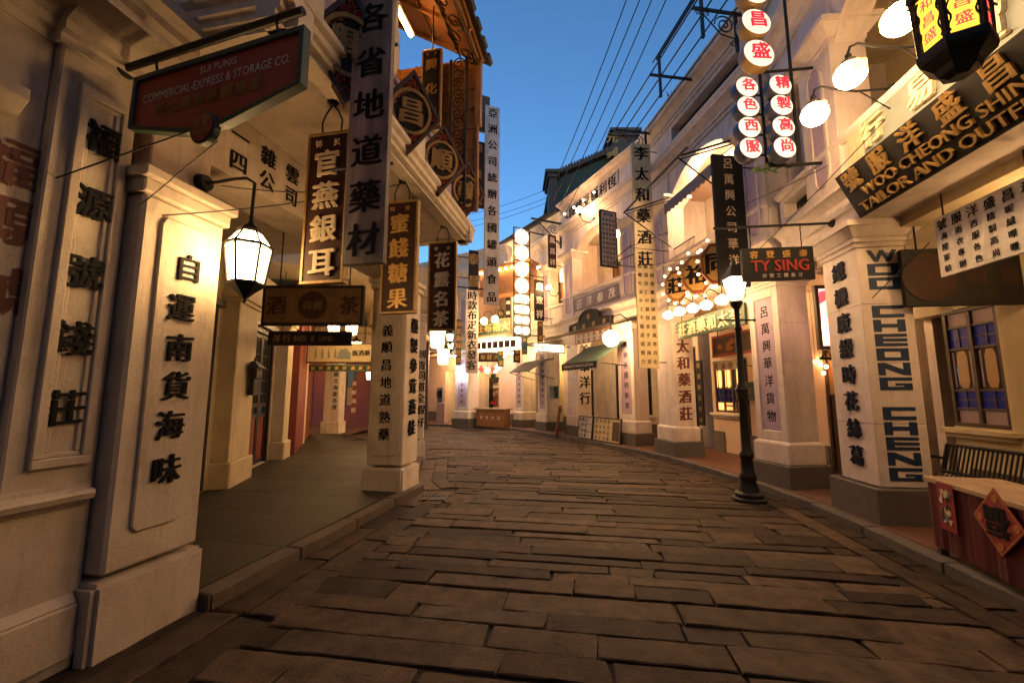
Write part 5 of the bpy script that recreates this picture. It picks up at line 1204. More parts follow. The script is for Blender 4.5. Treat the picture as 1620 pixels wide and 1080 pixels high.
ud, zd1 = FB.hit(1105, 570, -1.7); _, zd0 = FB.hit(1105, 672, -1.7)
r = signboard('couplet_board', 'tall black couplet board on the pink wall beside the stained glass window', FB.street(ud, -1.68, (zd0+zd1)/2), .3, zd1-zd0, 'sign_black', [(column_of('藥酒馳名中外', 0, (zd1-zd0)/2-.15, -(zd1-zd0)/2+.15, .16), 'gold_dull')], .04)
uo, zo = FB.hit(1193, 618, -1.72)
r = signboard('notice_box', 'small dark green box on the pink wall behind the street lamp', FB.street(uo, -1.6, zo), .4, .42, 'sign_green', [(row_of('信', 0, 0, 0, .14), 'gold_dull')], .12)
# poster panel and its bracket in the gap between tailor and wine shop, string bulbs
pu = 6.95; va, z1 = FA.cut(1288, 452, pu); vb, z0 = FA.cut(1332, 552, pu)
pl = FA.near(pu, (va+vb)/2, (z0+z1)/2); w, h = abs(va-vb), z1-z0
r = signboard('lit_poster', 'lit pink and red poster in a gilt frame behind the corner column', pl, w, h, 'lightbox_pink', (), .06, 'dark_wood', .05)
q = MB(pl); q.prism([(-w*.38, h*.2), (-w*.05, h*.26), (w*.02, h*.42), (-w*.3, h*.4)], .002, .006); q.prism([(w*.0, -.1), (w*.25, 0), (w*.3, .3), (w*.05, .25)], .002, .006); q.build('picture', 'lightbox_red', r)
q = MB(pl)
for k in range(6): q.box(-w*.4+k*w*.13, -w*.4+k*w*.13+.03, .002, .008, -h*.42, -h*.1+.05*(k % 3))
q.build('print', 'lightbox_white', r)
q = MB(pl); q.tube([pl.P(-w*.45, 0, -h/2-.12), pl.P(-w*.2, 0, -h/2-.02), pl.P(0, 0, -h/2-.12), pl.P(w*.2, 0, -h/2-.02), pl.P(w*.45, 0, -h/2-.12)], .012); q.box(-w/2, w/2, -.04, 0, -h/2-.16, -h/2-.12); q.build('bracket', 'iron', r)
# warm lit wall at the back of that gap
bG = thing('back_partition', 'warm lit cream partition with dark foot in the gap behind the corner column', 'wall', FA.P(8.6, -1.9, 0))
MB(FA).box(7.2, 9.4, -3.1, -2.95, .1, 3.5).build('panel', 'plaster_yellow', bG); MB(FA).box(7.2, 9.4, -2.95, -2.9, .1, .95).build('dado', 'plum_panel', bG)
for k, (px, py) in enumerate(((1290, 572), (1298, 577), (1303, 590), (1307, 580))):
    v = -1.25; u, z = FA.hit(px, py, v); c = FA.P(u, v, z)
    r = thing('string_bulb', ('leftmost', 'second', 'lowest', 'rightmost')[k]+' of four small hanging bulbs in the gap beside the corner column', 'bulb', c, 'small hanging bulbs behind the corner column')
    MB().ball(c, .03, 8, 1.2).build('glass', 'bulb', r, smooth=True); strut(r, [c+V((0, 0, .03)), c+V((0, 0, 1.6))], .004, 'flex', 'wire')
# bench and table
uB0 = FA.hit(1490, 745, -1.3)[0]
bx = FA.street(3.6, -1.25, .09)
r = thing('bench', 'black slatted metal bench against the cream wall', 'bench', bx.O)
q = MB(bx); Lb = 1.75
uL = FA.hit(1498, 720, -1.4)[0]; xL = 3.6-uL; xR = xL+Lb
n = 30
zt = FA.hit(1530, 706, -1.45)[1]-.09
for k in range(n):
    a = xL+.04+(Lb-.08)*k/(n-1); q.tube([bx.P(a, .28, .42), bx.P(a, .02, .40), bx.P(a, -.07, .48), bx.P(a, -.17, zt)], .011, 5)
q.build('slats', 'iron', r)
q = MB(bx)
for b, c in ((zt, -.17), (.50, -.08), (.42, .28)): q.cyl(bx.P(xL, c, b), bx.P(xR, c, b), .022, n=8)
for a in (xL, xR): q.tube([bx.P(a, -.17, zt), bx.P(a, -.07, .46), bx.P(a, .02, .38), bx.P(a, .30, .40)], .022, 8)
q.build('rail', 'iron', r)
for a in (xL, xR):
    MB().tube([bx.P(a, -.12, .66), bx.P(a, .0, .68), bx.P(a, .22, .68), bx.P(a, .33, .66), bx.P(a, .34, .58), bx.P(a, .28, .55)], .016, 8).build('armrest', 'iron', r, smooth=True)
    for c in (-.12, .26): MB().tube([bx.P(a, c, .42), bx.P(a, c*1.15, 0)], .018, 8).build('leg', 'iron', r)
ta = V((*[0, 0], 0))
def G(px, py, z):
    rr = ray(px, py); t = (z-EYE)/rr.z; return V((rr.x*t, rr.y*t, z))
tz = .80
A0, A1 = G(1457, 752, tz), G(1620, 800, tz)
ad = (A0-A1).normalized(); cd = V((-ad.y, ad.x, 0)); cd = cd if cd.x < 0 else -cd
tf = Fr(V((A0.x, A0.y, 0)), -ad, cd)
r = thing('trestle_table', 'long wooden topped table with red cloth front and New Year papers at the right edge', 'table', tf.O)
q = MB(tf); Lt = 1.9
for k in range(3): q.box(-.03, Lt, -.62+.2*k+.003, -.62+.2*(k+1)-.003, tz-.045-.001*k, tz-.001*(k % 2))
q.build('top', 'table_wood', r, .006)
q = MB(tf)
for a in (.04, Lt-.1):
    for c in (-.56, -.1): q.box(a, a+.06, c, c+.06, .08, tz-.045)
q.build('leg', 'dark_wood', r, .004)
q = MB(tf); n = 40
cl = [(a, -.045+.012*math.sin(a*23)+.006*math.sin(a*57)) for a in [.0+Lt*i/n for i in range(n+1)]]
q.add([tf.P(a, c, b) for b in (.16, tz-.046) for a, c in cl], [(i, i+1, n+1+i+1, n+1+i) for i in range(n)]); q.build('cloth', 'cloth_red', r)
lf = tf
def on_cloth(px, py): return pick(Fr(tf.P(0, -.02, 0), tf.A, tf.C), px, py)
a1, b1 = on_cloth(1497, 800); wq = .24
q = MB(tf); q.box(a1-.11, a1+.11, -.026, -.02, b1-.22, b1+.20); o = q.build('new_year_print', 'poster_red', r)
rn = random.Random(9)
for m, kk in (('sign_yellow', 7), ('canvas_green', 5), ('slate_panel', 4), ('white_paint', 3)):
    q = MB(tf)
    for k in range(kk): a, b = a1+rn.uniform(-.06, .06), b1+rn.uniform(-.15, .13); q.prism([(a+.03*math.cos(t)*rn.uniform(.5, 1.2), b+.035*math.sin(t)*rn.uniform(.5, 1.3)) for t in [2*math.pi*i/8 for i in range(8)]], -.02, -.017+.0004*k+.0003*kk)
    q.build('printed_figure', m, o)
a2, b2 = on_cloth(1578, 826)
df = Fr(tf.P(a2, -.026, b2), tf.A, tf.C).roll(45); s_ = .185
o = MB(df).box(-s_, s_, 0, .005, -s_, s_).build('diamond_paper', 'poster_red', r)
q = MB(df); q.box(-s_*.96, s_*.96, .005, .007, -s_*.96, -s_*.90); q.box(-s_*.96, s_*.96, .005, .007, s_*.90, s_*.96); q.box(-s_*.96, -s_*.9, .005, .007, -s_*.9, s_*.9); q.box(s_*.9, s_*.96, .005, .007, -s_*.9, s_*.9)
for x, y in ((-.7, .7), (.7, .7), (.7, -.7), (-.7, -.7)): q.cyl(df.P(s_*x, .005, s_*y), df.P(s_*x, .009, s_*y), .032, n=14)
q.build('gilding', 'poster_orange', o)
lettering(o, Fr(df.O, tf.A, tf.C).roll(180), [('福', 0, 0, .25)], 'ink', c=.010, bold=.05)

# ------------------------------------------------------------------ the grocery's awning, pediment sign, boards on the pavement
ul, zl = FC.hit(889, 577, 1.1); ur, zr = FC.hit(944, 572, 1.1); zv = (zl+zr)/2
ut, zt = FC.hit(958, 545, .05)
r = thing('awning', 'dark green canvas awning with white lettered valance over the grocery door', 'awning', FC.P((ul+ur)/2, 0, 2.6))
q = MB(FC); n = 12
q.mould([(.02, zt+.02), (1.1, zv+.02), (1.1, zv), (.02, zt)], ur, ul); q.build('canvas', 'canvas_green', r)
q = MB(FC); k = 22; w = ul-ur
q.prism([(ur, zv+.02), (ul, zv+.02)]+[(ul-w*i/k, zv-.17-(.035 if i % 2 else 0)) for i in range(k+1)], 1.1, 1.115); va_ = q.build('valance', 'canvas_green', r)
lettering(va_, FC.street((ul+ur)/2, 1.115, zv-.07), [('DENNISTON&SULLIVAN', 0, 0, .10, w*.84)], 'white_paint', bold=.03)
for a in (ur+.03, ul-.03): strut(r, [FC.P(a, 0, zv-.1), FC.P(a, 1.08, zv-.02)], .015, 'arm')
um, zm = FC.hit(932, 508, .22); pw = abs(FC.hit(900, 510, .22)[0]-FC.hit(968, 510, .22)[0])
pl = FC.street(um, .24, zm-.05)
r = thing('pediment_sign', 'dark carved sign with a round humped top above the awning', 'sign', pl.O)
o = [(-pw/2, -.22), (pw/2, -.22), (pw/2-.05, .06), (pw*.28, .10)]+[(pw*.24*math.cos(t), .12+.36*math.sin(t)) for t in [math.pi*i/12 for i in range(13)]]+[(-pw*.28, .10), (-pw/2+.05, .06)]
MB(pl).prism(o, -.08, 0).build('board', 'sign_black', r, .008)
i_ = inset(o, .045); n = len(o)
MB(pl).add([pl.P(a, c, b) for ring in (o, i_) for c in (-.01, .03) for a, b in ring], [f for i in range(n) for j in [(i+1) % n] for f in ((i, j, n+j, n+i), (2*n+i, 3*n+i, 3*n+j, 2*n+j), (n+i, n+j, 3*n+j, 3*n+i), (i, 2*n+i, 2*n+j, j))]).build('moulding', 'dark_wood', r)
lettering(r, pl, row_of('號雜祥茂', -pw*.34, pw*.34, -.08, .17)+[('泰', 0, .22, .2)], 'gold_dull', .004)
strut(r, [pl.P(-pw*.4, -.05, .05), pl.P(-pw*.4, -.25, .1)], .012); strut(r, [pl.P(pw*.4, -.05, .05), pl.P(pw*.4, -.25, .1)], .012)
um2, zm2 = FC.hit(936, 532, .12); w2 = pw*.8
r = signboard('enamel_sign', 'cream enamel sign with two rows of red characters between pediment and awning', FC.street(um2, .12, zm2), w2, .36, 'sign_pale', [(row_of('中西各種罐頭', -w2*.4, w2*.4, .08, .13)+row_of('烟酒糖果食品', -w2*.4, w2*.4, -.09, .13), 'brown_paint')], .03, 'red_wood', .02)
strut(r, [FC.P(um2, .1, zm2), FC.P(um2, -.1, zm2+.02)], .012)
# round white globe on its gooseneck
ug, zg = FC.hit(967, 535, .75); c = FC.P(ug, .75, zg)
r = thing('globe_lamp', 'large round white globe lamp on a curled arm beside the dark humped sign', 'lamp', c)
MB().ball(c, .24, 16).build('globe', 'globe_glass', r, smooth=True)
MB().tube([FC.P(ug, 0, zg+.35), FC.P(ug, .15, zg+.62), FC.P(ug, .4, zg+.75), FC.P(ug, .65, zg+.66), FC.P(ug, .75, zg+.45), FC.P(ug, .75, zg+.22)], .02, 8).build('arm', 'iron', r, smooth=True)
MB().lathe(c+V((0, 0, .2)), [(.09, 0), (.1, .04), (.04, .08)], 14).build('fitter', 'iron', r)
# notice boards leaning in front
for (x0, x1, y0, y1, m, lab, chars) in ((916, 939, 657, 694, 'sign_pale', 'lattice framed white notice board standing on the pavement by the grocery', ('貨新到', '價廉物美', '童叟無欺')), (940, 984, 659, 701, 'sign_yellow', 'wide yellow notice board with columns of writing standing by the grocery column', ('統辦環球', '貨品齊全', '批發零售', '歡迎光顧'))):
    u0, z0 = FC.hit(x1, y1-2, .16); u1, z1 = FC.hit(x0, y0, .16); zb = .1
    w = u1-u0; h = z1-zb; pl = FC.street((u0+u1)/2, .2, zb+h/2).tilt(-7)
    tx = [t for k, s in enumerate(chars) for t in (column_of(s, -w*.38+w*.6*k/len(chars), h*.34, -h*.36, h*.15))]
    r = signboard('notice_board', lab, pl, w, h, m, [(tx, 'ink' if m == 'sign_pale' else 'brown_paint', 0, .02)], .04, 'dark_wood', .03, cat='notice board')
    if m == 'sign_yellow':
        q = MB(pl); q.box(w*.22, w*.46, .001, .008, -h*.4, h*.36); q.build('picture', 'picture_brown', r)
    else:
        q = MB(pl)
        for k in (-1, 1): q.box(-w*.46, w*.46, .001, .012, k*h*.16-.012, k*h*.16+.012)
        q.build('lattice', 'slate_panel', r)
ux, zx = FD.hit(885, 676, .35)
pl = FC.street(14.05, .25, .62).turn(40).tilt(-9)
r = thing('leaning_board', 'plain brown wooden board leaning at the foot of a column at the bend', 'board', pl.O)
MB(pl).box(-.22, .22, -.04, 0, -.6, .55).build('board', 'honey_wood', r, .006)
q = MB(pl)
for b in (-.4, .35): q.box(-.22, .22, -.07, -.041, b, b+.07)
q.build('batten', 'dark_wood', r)
ua_, _ = FB.hit(1190, 690, -.9)
pl = FB.near(7.25, -.75, .62).turn(20).tilt(-10)
r = signboard('pavement_board', 'small framed picture board standing on the red tiles behind the street lamp', pl, .5, .95, 'sign_pale', [(column_of('特價', .1, .2, -.2, .16), 'ink')], .04, 'dark_wood', .04, cat='notice board')
q = MB(pl); q.prism([(-.18, -.35), (.1, -.38), (.12, -.05), (-.02, .18), (-.16, .05)], .001, .006); q.build('picture', 'brown_paint', r)
# lit box sign and dark awning at the bend
u, z = FD.hit(872, 550, 1.0); u0 = FD.hit(892, 550, 1.0)[0]
pl, w, h, uu = cross_board(FD, .55, (893, 550), 851, 544, 557)
r = thing('lit_box_sign', 'small lit white box sign with faint red characters at the bend', 'lit sign', pl.O)
MB(pl).box(-w/2, w/2, -.2, 0, -h/2, h/2).build('box', 'lightbox_white', r); rim_of(f := MB(pl), -w/2-.02, w/2+.02, -h/2-.02, h/2+.02, 0, .04, .02); f.build('frame', 'iron', r)
lettering(r, pl, row_of('華洋百貨', -w*.33, w*.33, 0, h*.6), 'lantern_red', c=.006)
strut(r, [pl.P(w/2, -.1, h*.3), pl.P(w/2+.6, -.1, h*.3)], .02)
r = thing('folded_awning', 'dark grey canvas awning on iron struts under the lit box sign', 'awning', FD.P(15, .3, 2.5))
ua, za = FD.hit(835, 592, 1.3); ub, zb = FD.hit(880, 560, .1)
q = MB(FD); q.mould([(.02, 3.05), (.5, 2.95), (1.25, 2.5), (1.25, 2.47), (.5, 2.90), (.02, 3.0)], 13.7, 15.2); q.build('canvas', 'canvas_dark', r)
for a in (13.75, 15.15): strut(r, [FD.P(a, 0, 2.2), FD.P(a, 1.25, 2.47)], .015, 'arm')
# tube lights, awning and lamps of the lit balconies
def tube_lamp(label, fr, a0, a1, v, z, m='tube_light'):
    r = thing('tube_lamp', label, 'lamp', fr.P((a0+a1)/2, v, z))
    MB().cyl(fr.P(a0, v, z), fr.P(a1, v, z), .03, n=10).build('tube', m, r, smooth=True)
    q = MB(fr); q.box(a0-.04, a1+.04, v-.05, v+.05, z+.03, z+.09); q.build('batten', 'white_paint', r); return r
(ua, za), (ub, zb) = FB.hit(1108, 288, -.55), FB.hit(1147, 240, -.55)
tube_lamp('bright tube lamp under the ceiling of the wine shop balcony', FB, ub, ua, -.55, min(6.95, (za+zb)/2))
tube_lamp('second tube lamp deeper inside the wine shop balcony', FB, 7.2, 9.0, -1.2, 6.95)  # extra tube, added to brighten this balcony room
tube_lamp('tube lamp inside the arch over the grocery balcony', FC, 11.2, 12.8, -.75, 7.75)
tube_lamp('tube lamp in the upper balcony at the bend', FD, 14.9, 16.0, -.7, 7.5)
r = thing('balcony_awning', 'grey brown scalloped canvas awning across the lit wine shop balcony', 'awning', FB.P(8, 0, 6))
q = MB(FB); ua, za = FB.hit(1088, 292, .1); n = 26
q.mould([(-.2, 6.62), (.28, 6.22), (.28, 6.2), (-.2, 6.6)], 7.0, 9.2)
q.prism([(7.0, 6.22), (9.2, 6.22)]+[(9.2-2.2*i/n, 5.98-(.05 if i % 2 else 0)) for i in range(n+1)], .28, .29); q.build('canvas', 'canvas_grey', r)
q = MB()
for a in (6.9, 9.35): q.tube([FB.P(a, .06, 6.5), FB.P(a, 1.25, 6.05)], .02); q.tube([FB.P(a, .06, 5.2), FB.P(a, 1.25, 6.02)], .016); q.tube([FB.P(a, .06, 6.42), FB.P(a, 1.2, 6.0)], .012)
q.cyl(FB.P(6.6, 1.25, 6.04), FB.P(9.4, 1.25, 6.04), .022); q.build('frame', 'iron', r)
r = thing('awning_rack', 'black iron awning frame with triangular arms beside the tall yellow board', 'frame', FB.P(10, .5, 5.2))
q = MB()
u, z = FB.hit(1056, 338, .05); 
for a in (9.5, 10.9): q.tube([FB.P(a, .05, 5.65), FB.P(a, 1.1, 5.2), FB.P(a, .05, 5.15)], .018)
q.cyl(FB.P(9.4, 1.1, 5.2), FB.P(11.0, 1.1, 5.2), .02); q.build('bar', 'iron', r)
# iron rack with bars along the wine shop coping
r = thing('iron_rack', 'black iron rack of long bars and scroll brackets along the wine shop roofline', 'rack', FB.P(8.4, .3, 8.3))
zr = 8.62
q = MB()
for a in (6.35, 8.0, 10.0): q.box(a-.02, a+.02, 0, 1.15, zr, zr+.05, FB)
for a in (6.35, 10.0): q.box(a-.025, a+.025, .26, .31, zr-.75, zr+.05, FB)
for c in (.3, .58, .86, 1.12): q.cyl(FB.P(5.4, c, zr+.07), FB.P(10.15, c, zr+.07), .016, n=6)
q.build('bar', 'iron', r)
q = MB()
for a in (6.35, 10.0):
    q.tube(scroll(FB.P(a, .52, zr-.24), FB.C, FB.B, .2, 1.8, 30), .013, 5); q.tube(scroll(FB.P(a, .36, zr-.58), FB.C, FB.B, .07, 1.3, 16, -1), .01, 5)
    q.tube([FB.P(a, .3, zr-.5), FB.P(a, .6, zr-.44), FB.P(a, .95, zr-.06)], .012, 5)
    for c in (.85, 1.05): q.tube(scroll(FB.P(a, c, zr-.06), FB.C, FB.B, .05, 1.2, 14), .009, 5)
q.build('scroll_bracket', 'iron', r)
q = MB()
for a in (6.9, 8.6): q.box(a-.03, a+.03, .55, .6, zr, zr+1.1, FB); 
q.box(6.8, 8.7, .56, .6, zr+1.04, zr+1.1, FB); q.cyl(FB.P(5.4, .58, zr+1.15), FB.P(8.9, .58, zr+1.15), .016, n=6)
q.build('upper_rail', 'iron', r)
u, z = FC.hit(870, 330, .1)
for fr, u, z, s, lab in ((FC, 14.0, 8.35, .9, 'black scroll bracket on the grocery roofline at the bend'), (FD, 18.9, 8.2, .9, 'black scroll bracket at the far end of the bend')):
    r = thing('scroll_bracket', lab, 'bracket', fr.P(u, 0, z))
    q = MB(); q.box(u-.03, u+.03, .05, 1.5*s, z, z+.07, fr); q.box(u-.03, u+.03, .0, .07, z-1.1*s, z+.07, fr); q.tube([fr.P(u, .05, z-.95*s), fr.P(u, 1.2*s, z)], .025); q.build('bar', 'iron', r)
    MB().tube(scroll(fr.P(u, .4*s, z-.3*s), fr.C, fr.B, .24*s, 1.8, 30), .018, 5).build('scroll', 'iron', r)
# small wall lights
def wall_globe(label, fr, px, py, v, R_=.09, m='globe_glass', arm=True):
    u, z = fr.hit(px, py, v); c = fr.P(u, v, z); r = thing('wall_lamp', label, 'lamp', c)
    MB().ball(c, R_, 12).build('globe', m, r, smooth=True)
    q = MB(); q.lathe(c+V((0, 0, -R_*1.5)), [(.02, 0), (R_*.6, R_*.3), (R_*.6, R_*.75)], 10); q.tube([c+V((0, 0, -R_*1.3)), fr.P(u, v*.8, z-R_*3), fr.P(u, v*.3, z-R_*3.2), fr.P(u, 0, z-R_*1.6)], .016, 6); q.build('arm', 'iron', r, smooth=True)
    flange(r, fr.P(u, 0, z-R_*1.6), fr.C, .05); return r
wall_globe('small round lamp on a curled arm below the lettered parapet', FC, 917, 333, .6, .12, 'amber_globe')
for k, (px, py) in enumerate(((915, 299), (922, 307), (930, 290), (925, 296))):
    u, z = FC.hit(px, py, .5); u = 11.0+k*.62; z = 8.2
    r = thing('parapet_light', ('nearest', 'second', 'third', 'farthest')[k]+' of four small spot lights washing the lettered parapet', 'spot light', FC.P(u, .5, z), 'spot lights on the lettered parapet')
    q = MB(); q.cyl(FC.P(u, .02, z-.1), FC.P(u, .45, z-.03), .012); q.cyl(FC.P(u, .42, z-.1), FC.P(u, .5, z+.02), .045, .06); q.build('body', 'iron', r)
    MB().ball(FC.P(u, .52, z+.05), .035, 8).build('bulb', 'bulb', r, smooth=True)
wall_globe('small bare bulb lamp behind the tall pale board', FD, 789, 411, .6, .12, 'amber_globe')
wall_globe('small round lamp on the pier beside the yellow lit wall', FD, 868, 455, .5, .10, 'amber_globe')  # added lamp, washes the bend wall with amber
wall_globe('small round lamp behind the globe ladder sign', FD, 826, 470, .35, .10, 'amber_globe')  # another added lamp, warms the wall behind the ladder
# far shops: sign, canopy lights, counter, telephone, bulbs
u0 = fu+1.0
pl = FE.street(u0+1.6, .55, 5.0)
ua, za = FE.hit(758, 530, .2); ub, zb = FE.hit(800, 505, .2)
pl = FE.street((ua+ub)/2, .2, (za+zb)/2); w, h = abs(ua-ub)+.5, abs(za-zb)+.1
r = signboard('shop_signboard', 'dark green board with gilt characters under two hanging bulbs at the far shops', pl, w, h, 'sign_green', [(row_of('莊布裕大', -w*.36, w*.36, 0, h*.62), 'gold', .005, .03)], .06, 'gold_dull', .04)
for k, (px, py) in enumerate(((766, 508), (783, 505))):
    u, z = FE.hit(px, py, .9); c = FE.P(u, .9, z); r = thing('gooseneck_lamp', ('left', 'right')[k]+' of two bulb lamps over the dark green far sign', 'lamp', c, 'bulb lamps over the far green sign')
    MB().ball(c, .15, 10).build('bulb', 'globe_glass', r, smooth=True); MB().tube([c+V((0, 0, .12)), c+V((0, 0, .4)), FE.P(u, .5, z+.5), FE.P(u, .0, z+.3)], .016, 6).build('arm', 'iron', r)
ua, za = FE.hit(757, 552, .5); ub, zb = FE.hit(812, 540, .5)
r = thing('light_band', 'bright lit fascia band over the far shop doors', 'lit sign', FE.P((ua+ub)/2, .4, 3.7))
MB(FE).box(min(ua, ub)-.2, max(ua, ub)+.2, .2, .5, (za+zb)/2-.22, (za+zb)/2+.3).build('band', 'lightbox_white', r)
q = MB(FE)
for k in range(7): a = min(ua, ub)+k*(abs(ua-ub)/6); q.box(a-.12, a+.12, .5, .53, (za+zb)/2-.12, (za+zb)/2+.18)
q.build('lettering', 'sign_brown', r)
tube_lamp('cool white tube lamp in the far pink shop', FE, fu-1.9, fu-.4, -1.2, 3.55, 'cool_light')
tube_lamp('white tube lamp inside the far counter shop', FE, fu+1.2, fu+2.8, -1.3, 3.6, 'tube_light')
c = FE.P(FE.hit(726, 590, .2)[0], .2, FE.hit(726, 590, .2)[1])
r = thing('flood_light', 'small cool flood light shining beside the far column', 'lamp', c); MB().ball(c, .13, 10).build('bulb', 'cool_light', r, smooth=True); MB().tube([c, c+FE.C*-.4+V((0, 0, .1))], .02).build('bracket', 'iron', r)
u, z = FE.hit(775, 657, -.4); cf = FE.street(u, -.4, .1)
r = thing('wooden_counter', 'honey coloured wooden counter on the pavement of the far shops', 'counter', cf.O)
q = MB(cf); q.box(-.8, .8, -.5, 0, 0, .78); q.build('front', 'honey_wood', r, .01); MB(cf).box(-.88, .88, -.58, .07, .78, .84).build('top', 'table_wood', r, .008)
lettering(r, cf, row_of('專售食品', -.5, .5, .42, .16), 'white_paint', c=.006)
u, z = FE.hit(693, 632, -1.0); cf = FE.street(u, -1.2, .1)
r = thing('telephone_stand', 'grey public telephone on a pillar against the pink shop wall', 'telephone', cf.O)
MB(cf).box(-.28, .28, -.3, 0, 0, 1.0).build('pillar', 'plaster_pink', r, .01); q = MB(cf); q.box(-.2, .2, -.1, .08, 1.05, 1.85); q.build('body', 'steel', r, .02); q = MB(cf); q.tube([cf.P(-.12, .1, 1.7), cf.P(-.14, .14, 1.5), cf.P(-.12, .1, 1.3)], .04, 8); q.box(-.02, .15, .08, .1, 1.3, 1.7); q.build('handset', 'sign_black', r)
for fr, px, py, lab, m in ((FD, 800, 627, 'small yellow post box on the white wall at the bend', 'sign_yellow'), (FD, 877, 621, 'small olive letter box on the wall beside the awning', 'sign_green')):
    u, z = fr.hit(px, py, -1.5) if px < 850 else FC.hit(px, py, 0)
    f2 = fr if px < 850 else FC; pl = f2.street(u, -1.45 if px < 850 else .0, z)
    r = thing('post_box', lab, 'letter box', pl.O); MB(pl).box(-.18, .18, -.1, .12, -.22, .2).build('body', m, r, .03); MB(pl).box(-.2, .2, -.1, .15, .2, .26).build('lid', m, r, .02); MB(pl).box(-.12, .12, .12, .125, .08, .11).build('slot', 'iron', r)
pl, w, h, u = cross_board(FE, .35, (756, 522), 737, 455, 590)
r = signboard('vertical_signboard', 'pale board with a column of black characters hung before the far column', Fr(pl.O, V((1, 0, 0)), V((0, -1, 0))), .55, h, 'sign_pale', [(column_of('時款布疋新衣發客', 0, h/2-.36, -h/2+.36, .44), 'ink', 0, .03)], .08)
for z in (h/2-.2, -h/2+.2): strut(r, [pl.P(0, -.06, z), pl.O+V((0, 0, z))-FE.C*1.2], .02)
kboard('dark gilt board slanting above the pale far board', .35, 742, 757, 395, 458, 'sign_black', '泰昌', 'gold_dull', .4, u=13.0)
kboard('slim green board with gilt characters left of the far column', .4, 722, 730, 505, 577, 'sign_green', '南北海味乾貨', 'gold', .22, u=15)
u, z = FE.hit(797, 440, .7)
r = thing('window_box', 'orange brown boxed bay under a row of little lights on the far upper wall', 'bay', FE.P(u, .3, z))
q = MB(FE); q.box(u-1.3, u+1.3, .02, .7, z-.7, z+.5); q.build('bay', 'honey_wood', r, .01); MB(FE).box(u-1.4, u+1.4, .02, .8, z+.5, z+.62).build('cornice', 'honey_wood', r)
o = MB()
for k in range(8): o.ball(FE.P(u-1.2+.34*k, .82, z+.38), .06, 8)
o.build('fairy_bulb', 'bulb', r)
# ------------------------------------------------------------------ overhead wires
anchor = FC.P(15.1, -1.5, 10.3)
for k, (px, lab) in enumerate(((1013, 'leftmost'), (1036, 'second'), (1056, 'third'), (1080, 'rightmost'))):
    d = ray(px, -60); p1 = V((0, 0, EYE))+d*(9.8/d.z); 
    ex = (893, 898, 907, 916)[k]; ey = (268, 280, 290, 302)[k]
    dd = ray(ex-22, ey+36); p2 = V((0, 0, EYE))+dd*(14.6/dd.y)
    pts = [p1.lerp(p2, t/16)-V((0, 0, .16*4*(t/16)*(1-t/16))) for t in range(-6, 17)]
    tag(MB().tube(pts, .014, 5).build('overhead_wire', 'wire'), lab+' of four dark wires running across the open sky', 'wire', 'overhead wires across the sky')
for k, (ya, yb) in enumerate(((332, 297), (343, 310), (352, 318))):
    d1, d2 = ray(735, ya+9), ray(872, yb); p1 = V((0, 0, EYE))+d1*(17/d1.y); p2 = V((0, 0, EYE))+d2*(15.5/d2.y)
    tag(MB().tube([p1.lerp(p2, t/8)-V((0, 0, .1*4*(t/8)*(1-t/8))) for t in range(9)], .009, 5).build('overhead_wire', 'wire'), ('upper', 'middle', 'lower')[k]+' of three short wires reaching the tiled roof at the bend', 'wire', 'short wires at the bend')
# slack cables over the street front on the left and right
u, z = FL.hit(256, 341, 0)
p2 = FL.P(3.75, 1.12, FL.hit(600, 252, 1.1)[1])
stay('long thin wire from the lettered pillar to the tall grey board', [FL.P(u, 0, z).lerp(p2, t/10)-V((0, 0, .18*(t/10)*(1-t/10))) for t in range(11)], .005)
u0, z0 = FL.hit(330, 296, -.1); stay('thin wire beside the lantern arm running to the tall grey board', [FL.P(u0, .02, z0).lerp(p2, t/10)-V((0, 0, .3*(t/10)*(1-t/10))) for t in range(11)], .005)
uw, zw = FA.hit(1338, 470, .0)
p1, p2 = FA.near(5.66, *FA.cut(1382, 472, 5.66)).O+FA.U*-.0, None
stay('thin wire from the lettered corner column to the white price board', [FA.P(5.66, FA.cut(1380, 471, 5.66)[0], FA.cut(1380, 471, 5.66)[1]), FA.P(ul if False else 4.9, -.28, FA.hit(1480, 380, -.28)[1])], .006)
for (a, b, lab) in (((1160, 330), (1310, 262), 'thin wire crossing the balcony front below the drum signs'), ((1195, 400), (1400, 190), 'thin wire slanting past the slot in the tailor balcony'), ((1030, 420), (1130, 395), 'thin wire in front of the wine shop balcony')):
    f = FB if a[0] < 1100 else FA; (u0, z0), (u1, z1) = f.hit(*a, .3), f.hit(*b, .12)
    stay(lab, [f.P(u0, .3, z0).lerp(f.P(u1, .12, z1), t/8)-V((0, 0, .1*(t/8)*(1-t/8))) for t in range(9)], .006)
# ------------------------------------------------------------------ lamps whose bulbs sit inside the rooms and arcades
def room_lamp(label, p, R_=.11, m='globe_glass', drop=.25):
    r = thing('ceiling_lamp', label, 'lamp', p); MB().ball(p, R_, 12, .8).build('globe', m, r, smooth=True); q = MB(); q.cyl(V(p)+V((0, 0, R_*.7)), V(p)+V((0, 0, drop)), .012); q.cyl(V(p)+V((0, 0, R_*.6)), V(p)+V((0, 0, R_*.9)), R_*.5); q.build('stem', 'iron', r); return r
room_lamp('round ceiling lamp in the tailor arcade above the bench', FA.P(4.2, -1.0, 3.2), .11)
room_lamp('round ceiling lamp behind the corner column in the gap', FA.P(7.9, -1.6, 3.1), .10)
room_lamp('round ceiling lamp in the wine shop arcade', FB.P(8.2, -1.25, 3.4), .14)
room_lamp('round ceiling lamp in the grocery arcade', FC.P(12.0, -.9, 3.5), .15)
room_lamp('round ceiling lamp in the arcade at the bend', FD.P(15.6, -.8, 3.5), .16)
(ua, za), (ub, zb) = FL.hit(628, 18, .25), FL.hit(650, 54, .25)
